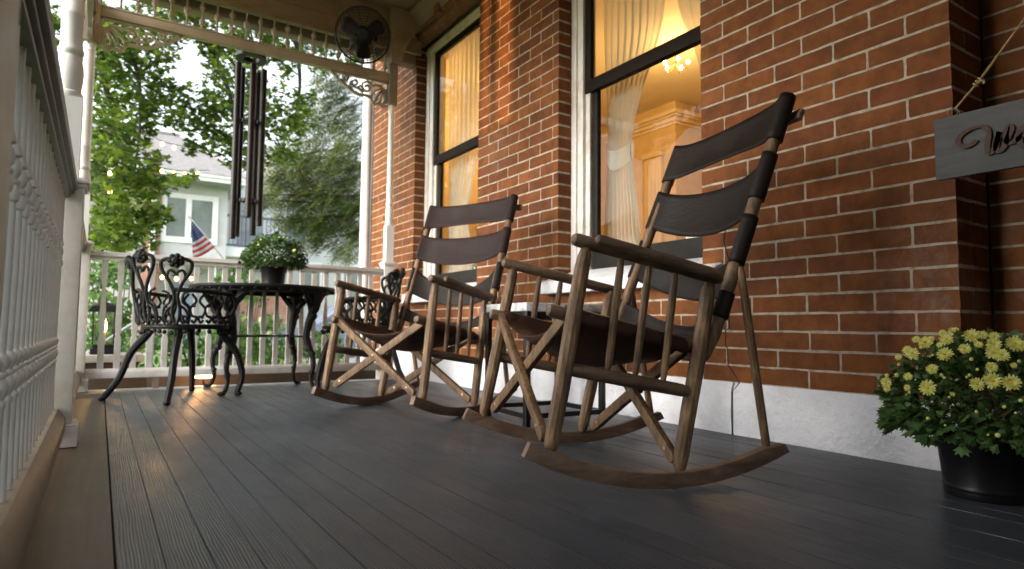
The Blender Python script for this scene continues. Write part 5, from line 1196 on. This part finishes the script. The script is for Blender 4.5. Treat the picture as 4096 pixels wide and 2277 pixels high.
mb = MB(); mb.tube([(1.22,21.8,-.38),(1.22,21.8,4.7)], .075, 10); mb.build('downpipe', NTRIM, t, world=True)
mb = MB(); mb.box(2.0, 2.75, 23.55, 23.62, -.2, 1.75); w_ = mb.build('door', simple('pale_blue_door', (.42,.50,.66), None, .5, 4, 0), t, world=True)
mb = MB(); mb.box(2.9, 3.05, 22.1, 22.25, -.38, 2.25); mb.build('porch_column', NTRIM, t, world=True)
mb = MB(); mb.box(3.9, 5.6, 22.9, 23.2, -.38, 1.5); mb.build('low_brick_wall', REDBR, t, world=True)
mb = MB(); 
for a, c in ((1.44,1.58),(2.10,2.26),(2.86,3.02)): mb.box(a, c, 21.93, 22.0, 2.92, 4.46)
for a, c in ((2.92,3.10),(4.30,4.46)): mb.box(1.581, 2.859, 21.94, 22.0, a, c)
wf = mb.build('window', NTRIM, t, world=True)
for a, c in ((1.58,2.10),(2.26,2.86)): mb = MB(); mb.box(a, c, 21.97, 21.99, 3.10, 4.30); mb.build('pane', simple('sky_reflecting_pane', (.20,.23,.22), None, .08, 3, 0), wf, world=True)
mb = MB(); mb.box(-3.6, 3.62, 21.1, 28.6, 4.79, 4.83); mb.build('soffit', simple('grey_soffit', (.42,.42,.40), None, .8, 3, 0), t, world=True)
mb = MB(); mb.box(-3.6, 3.62, 21.04, 21.1, 4.76, 4.96); mb.box(-3.6, 3.64, 20.98, 21.04, 4.88, 4.98); mb.box(3.62, 3.68, 21.04, 28.6, 4.76, 4.96); mb.build('fascia', NTRIM, t, world=True)
mb = MB(); mb.add([(-3.7,20.95,4.97),(3.75,20.95,4.97),(3.75,28.7,4.97),(-3.7,28.7,4.97),(-1.0,24.8,7.0),(2.1,24.8,7.0)], [(0,1,5,4),(1,2,5),(2,3,4,5),(3,0,4),(3,2,1,0)])
rf = mb.build('roof', ROOFM, t, world=True)
mb = MB(); mb.tube([(3.75,20.95,5.0),(2.1,24.8,7.03)], .07, 6); mb.tube([(-1,24.8,7.03),(2.1,24.8,7.03)], .07, 6); mb.build('ridge_cap', ROOFM, rf, world=True)
# balcony
mb = MB(); mb.box(3.20, 5.85, 22.2, 24.2, 2.62, 2.93); mb.build('balcony_floor', NTRIM, t, world=True)
mb = MB(); mb.box(3.20, 3.26, 22.25, 24.1, 2.95, 3.90); mb.box(3.18, 3.30, 22.18, 22.30, 2.93, 3.98); bp = mb.build('balcony_side_panel', BLUEG, t, world=True)
mb = MB(); mb.box(5.15, 5.85, 22.2, 22.26, 2.95, 3.98); mb.build('balcony_corner_panel', BLUEG, t, world=True)
mb = MB(); mb.box(3.26, 5.15, 22.2, 22.27, 3.92, 4.0); mb.box(3.26, 5.15, 22.2, 22.27, 2.97, 3.03); mb.build('balcony_rail', BLUEG, t, world=True)
for i in range(14):
    mb = MB(); x = 3.40+i*.128; mb.box(x, x+.022, 22.22, 22.245, 3.03, 3.92); mb.build('balcony_baluster', BLUEG, t, world=True)
mb = MB(); mb.box(3.30, 5.9, 24.2, 28, -.38, 5.4); mb.build('rear_wall', WSIDE, t, world=True)
mb = MB(); mb.box(4.0, 4.8, 24.13, 24.2, 2.95, 4.9); mb.build('balcony_door', simple('dim_glass_door', (.25,.28,.30), None, .1, 3, 0), t, world=True)
t = thing('white_house', 'white clapboard house partly hidden behind the evergreen', 'house', (8.5, 27, -.38))
mb = MB(); mb.box(5.95, 11.0, 25.5, 31, -.38, 5.6); mb.build('wall', WSIDE, t, world=True)
mb = MB(); mb.add([(5.6,25.0,5.6),(11.4,25.0,5.6),(11.4,31.4,5.6),(5.6,31.4,5.6),(5.6,28.2,8.0),(11.4,28.2,8.0)], [(0,1,5,4),(2,3,4,5),(1,2,5),(3,0,4),(3,2,1,0)]); mb.build('roof', ROOFM, t, world=True)
for a in (6.6, 8.2, 9.6):
    mb = MB(); mb.box(a, a+.8, 25.42, 25.5, 1.2, 2.9); f = mb.build('window', NTRIM, t, world=True); mb = MB(); mb.box(a+.1, a+.7, 25.40, 25.425, 1.3, 2.8); mb.build('pane', bpy.data.materials['sky_reflecting_pane'], f, world=True)

# ------------------------------------------------------------------ flag on a slanting pole
t = thing('flag', 'american flag drooping from a slanting white pole beyond the railing', 'flag', (1.42, 9.0, -.38))
mb = MB(); mb.tube([(.905,9.0,1.775),(1.395,9.0,1.195)], .013, 8); mb.ball((.900,9.0,1.785), .02, 8); mb.build('pole', NTRIM, t, world=True)
mb = MB(); mb.box(1.385, 1.445, 8.97, 9.03, -.38, 1.20); mb.build('post', NTRIM, t, world=True, bevel=.004)
FW = simple('flag_white', (.80,.80,.80), None, .8, 5, 0); FR = simple('flag_red', (.60,.05,.06), None, .8, 5, 0); FBl = simple('flag_blue', (.05,.07,.26), None, .8, 5, 0)
H0, H1 = Vector((.93,8.985,1.735)), Vector((1.215,8.985,1.415)); E0, E1 = Vector((.925,8.97,1.70)), Vector((.955,8.95,1.24))
def fpnt(h, f):
    p = H0.lerp(H1, h).lerp(E0.lerp(E1, h), f); p.y += .022*sin(f*9+h*3)*f; p.z -= .02*sin(pi*f)*h; return p
mb = MB(); NH, NF = 26, 16; V = [fpnt(i/NH, j/NF) for i in range(NH+1) for j in range(NF+1)]
for i in range(NH):
    st_ = int(i/2)
    for j in range(NF):
        a = i*(NF+1)+j; mi = 2 if i < 14 else (1 if st_ % 2 == 0 else 0)
        mb.v += []; mb.f.append([a, a+1, a+NF+2, a+NF+1]); mb.m.append(mi); mb.sm.append(True)
mb.v = [tuple(p) for p in V]
for i in range(6):
    for j in range(5+(i % 2)):
        h = .10+i*.075; f = (j+.5)/5.5; p = fpnt(h, f)+Vector((0,-.003,0)); r = .0062
        o = len(mb.v); mb.v += [tuple(p+Vector((r*(1 if k % 2 == 0 else .42)*sin(k*pi/5), 0, r*(1 if k % 2 == 0 else .42)*cos(k*pi/5)))) for k in range(10)]; mb.f.append(list(range(o, o+10))); mb.m.append(0); mb.sm.append(False)
mb.build('cloth', [FW, FR, FBl], t, world=True)

# ------------------------------------------------------------------ string lights in the garden
GB = mat_emit('garden_bulb', (1,.55,.14), 2.6)
for lab, pts in (('upper string of glowing bulbs in front of the neighbour roof', [(.38,8,2.50),(.50,8,2.46),(.62,8,2.44),(.80,8.1,2.46)]), ('string of glowing bulbs under the neighbour eave', [(.40,8,2.18),(.51,8,2.155),(.63,8,2.145),(.74,8,2.15),(.87,8,2.18),(1.0,8.1,2.22)]), ('string of glowing bulbs low behind the iron chair', [(.46,8,1.0),(.56,8,.965),(.70,8,.955),(.85,8,.965),(.97,8.1,1.0)]), ('two glowing bulbs among the maple leaves', [(-.02,7.7,2.15),(.02,7.7,2.0),(.03,7.7,1.81),(.01,7.7,1.65)])):
    t = thing('string_lights', lab, 'string lights', pts[1]); mb = MB(); mb.tube(smoothpts(pts, 4), .004, 5); mb.build('cable', BLACKM, t, world=True)
    for p in pts[1:-1]: mb = MB(); mb.ball((p[0], p[1], p[2]-.035), .019, 8, sc=(1,1,1.35)); mb.build('bulb', GB, t, world=True)

# ------------------------------------------------------------------ parked car
t = thing('parked_car', 'blue grey car parked on the driveway, seen between the balusters', 'car', (5.5, 16.0, -.37))
CARP = simple('blue_grey_car_paint', (.16,.19,.26), (.14,.17,.24), .22, 3, 0); TYRE = simple('tyre_rubber', (.02,.02,.02), None, .8, 50, .2); CGL = simple('car_glass', (.03,.035,.04), None, .05, 3, 0)
def carbody():
    body = [(0,.30),(.02,.62),(.25,.74),(1.05,.84),(3.35,.88),(4.1,.84),(4.3,.70),(4.32,.32),(3.9,.24),(.35,.24)]
    mb = MB(); mb.prism(body, (3.4, 15.15, -.37), (1,0,0), (0,0,1), (0,1,0), 1.7); mb.build('body', CARP, t, world=True, bevel=.05)
    cab = [(1.0,.83),(1.65,1.30),(1.9,1.36),(2.9,1.36),(3.2,1.30),(3.75,.86)]
    mb = MB(); mb.prism(cab, (3.4, 15.27, -.37), (1,0,0), (0,0,1), (0,1,0), 1.46); mb.build('cabin', CARP, t, world=True, bevel=.04)
    mb = MB(); mb.prism([(1.22,.89),(1.72,1.27),(2.3,1.30),(2.3,.89)], (3.4,15.262,-.37), (1,0,0), (0,0,1), (0,1,0), .006); mb.build('side_window', CGL, t, world=True)
    mb = MB(); mb.prism([(2.38,.89),(2.38,1.30),(2.95,1.29),(3.5,.90)], (3.4,15.262,-.37), (1,0,0), (0,0,1), (0,1,0), .006); mb.build('side_window', CGL, t, world=True)
    for x in (.85, 3.45):
        for y in (15.13, 16.72): mb = MB(); mb.lathe([(.18,0),(.32,0),(.33,.03),(.33,.17),(.32,.2),(.18,.2)], (3.4+x, y, -.04), 24, axis=(0,1,0)); w = mb.build('wheel', TYRE, t, world=True); mb = MB(); mb.lathe([(.01,-.005),(.17,-.01),(.19,.02)], (3.4+x, y, -.04), 16, axis=(0,1,0)); mb.build('rim', STEEL, w, world=True)
    mb = MB(); mb.box(3.40, 3.46, 15.3, 15.6, .20, .30); mb.build('headlight', NTRIM, t, world=True)
carbody()

# ------------------------------------------------------------------ hedge added out of view beside the porch to block light
t = thing('added_shade_hedge', 'unseen dark hedge added beside the open side of the porch to block light', 'hedge', (-2.4, -3, -.38))
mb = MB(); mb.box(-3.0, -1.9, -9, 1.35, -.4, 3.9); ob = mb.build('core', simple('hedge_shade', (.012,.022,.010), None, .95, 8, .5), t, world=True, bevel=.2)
mb = MB(); hr = random.Random(9)
for i in range(5200):
    f_ = hr.random()
    if f_ < .6: p = Vector((-1.86+hr.uniform(-.08,.08), hr.uniform(-6, 1.4), hr.uniform(-.3, 3.95)))
    elif f_ < .8: p = Vector((hr.uniform(-3,-1.85), 1.39+hr.uniform(-.06,.08), hr.uniform(-.3,3.95)))
    else: p = Vector((hr.uniform(-3,-1.85), hr.uniform(-6,1.4), 3.92+hr.uniform(-.05,.1)))
    l = hr.uniform(.04,.09); dd = Vector((hr.uniform(-.4,1), hr.uniform(-.7,.7), hr.uniform(-.4,.8))).normalized(); w = dd.orthogonal().normalized(); a = hr.uniform(0,6.28); w = w*cos(a)+dd.cross(w)*sin(a)
    mb.add([p, p+dd*l*.4+w*l*.3, p+dd*l, p+dd*l*.4-w*l*.3], [(0,1,2,3)])
mb.build('foliage', CONIF, t, world=True)
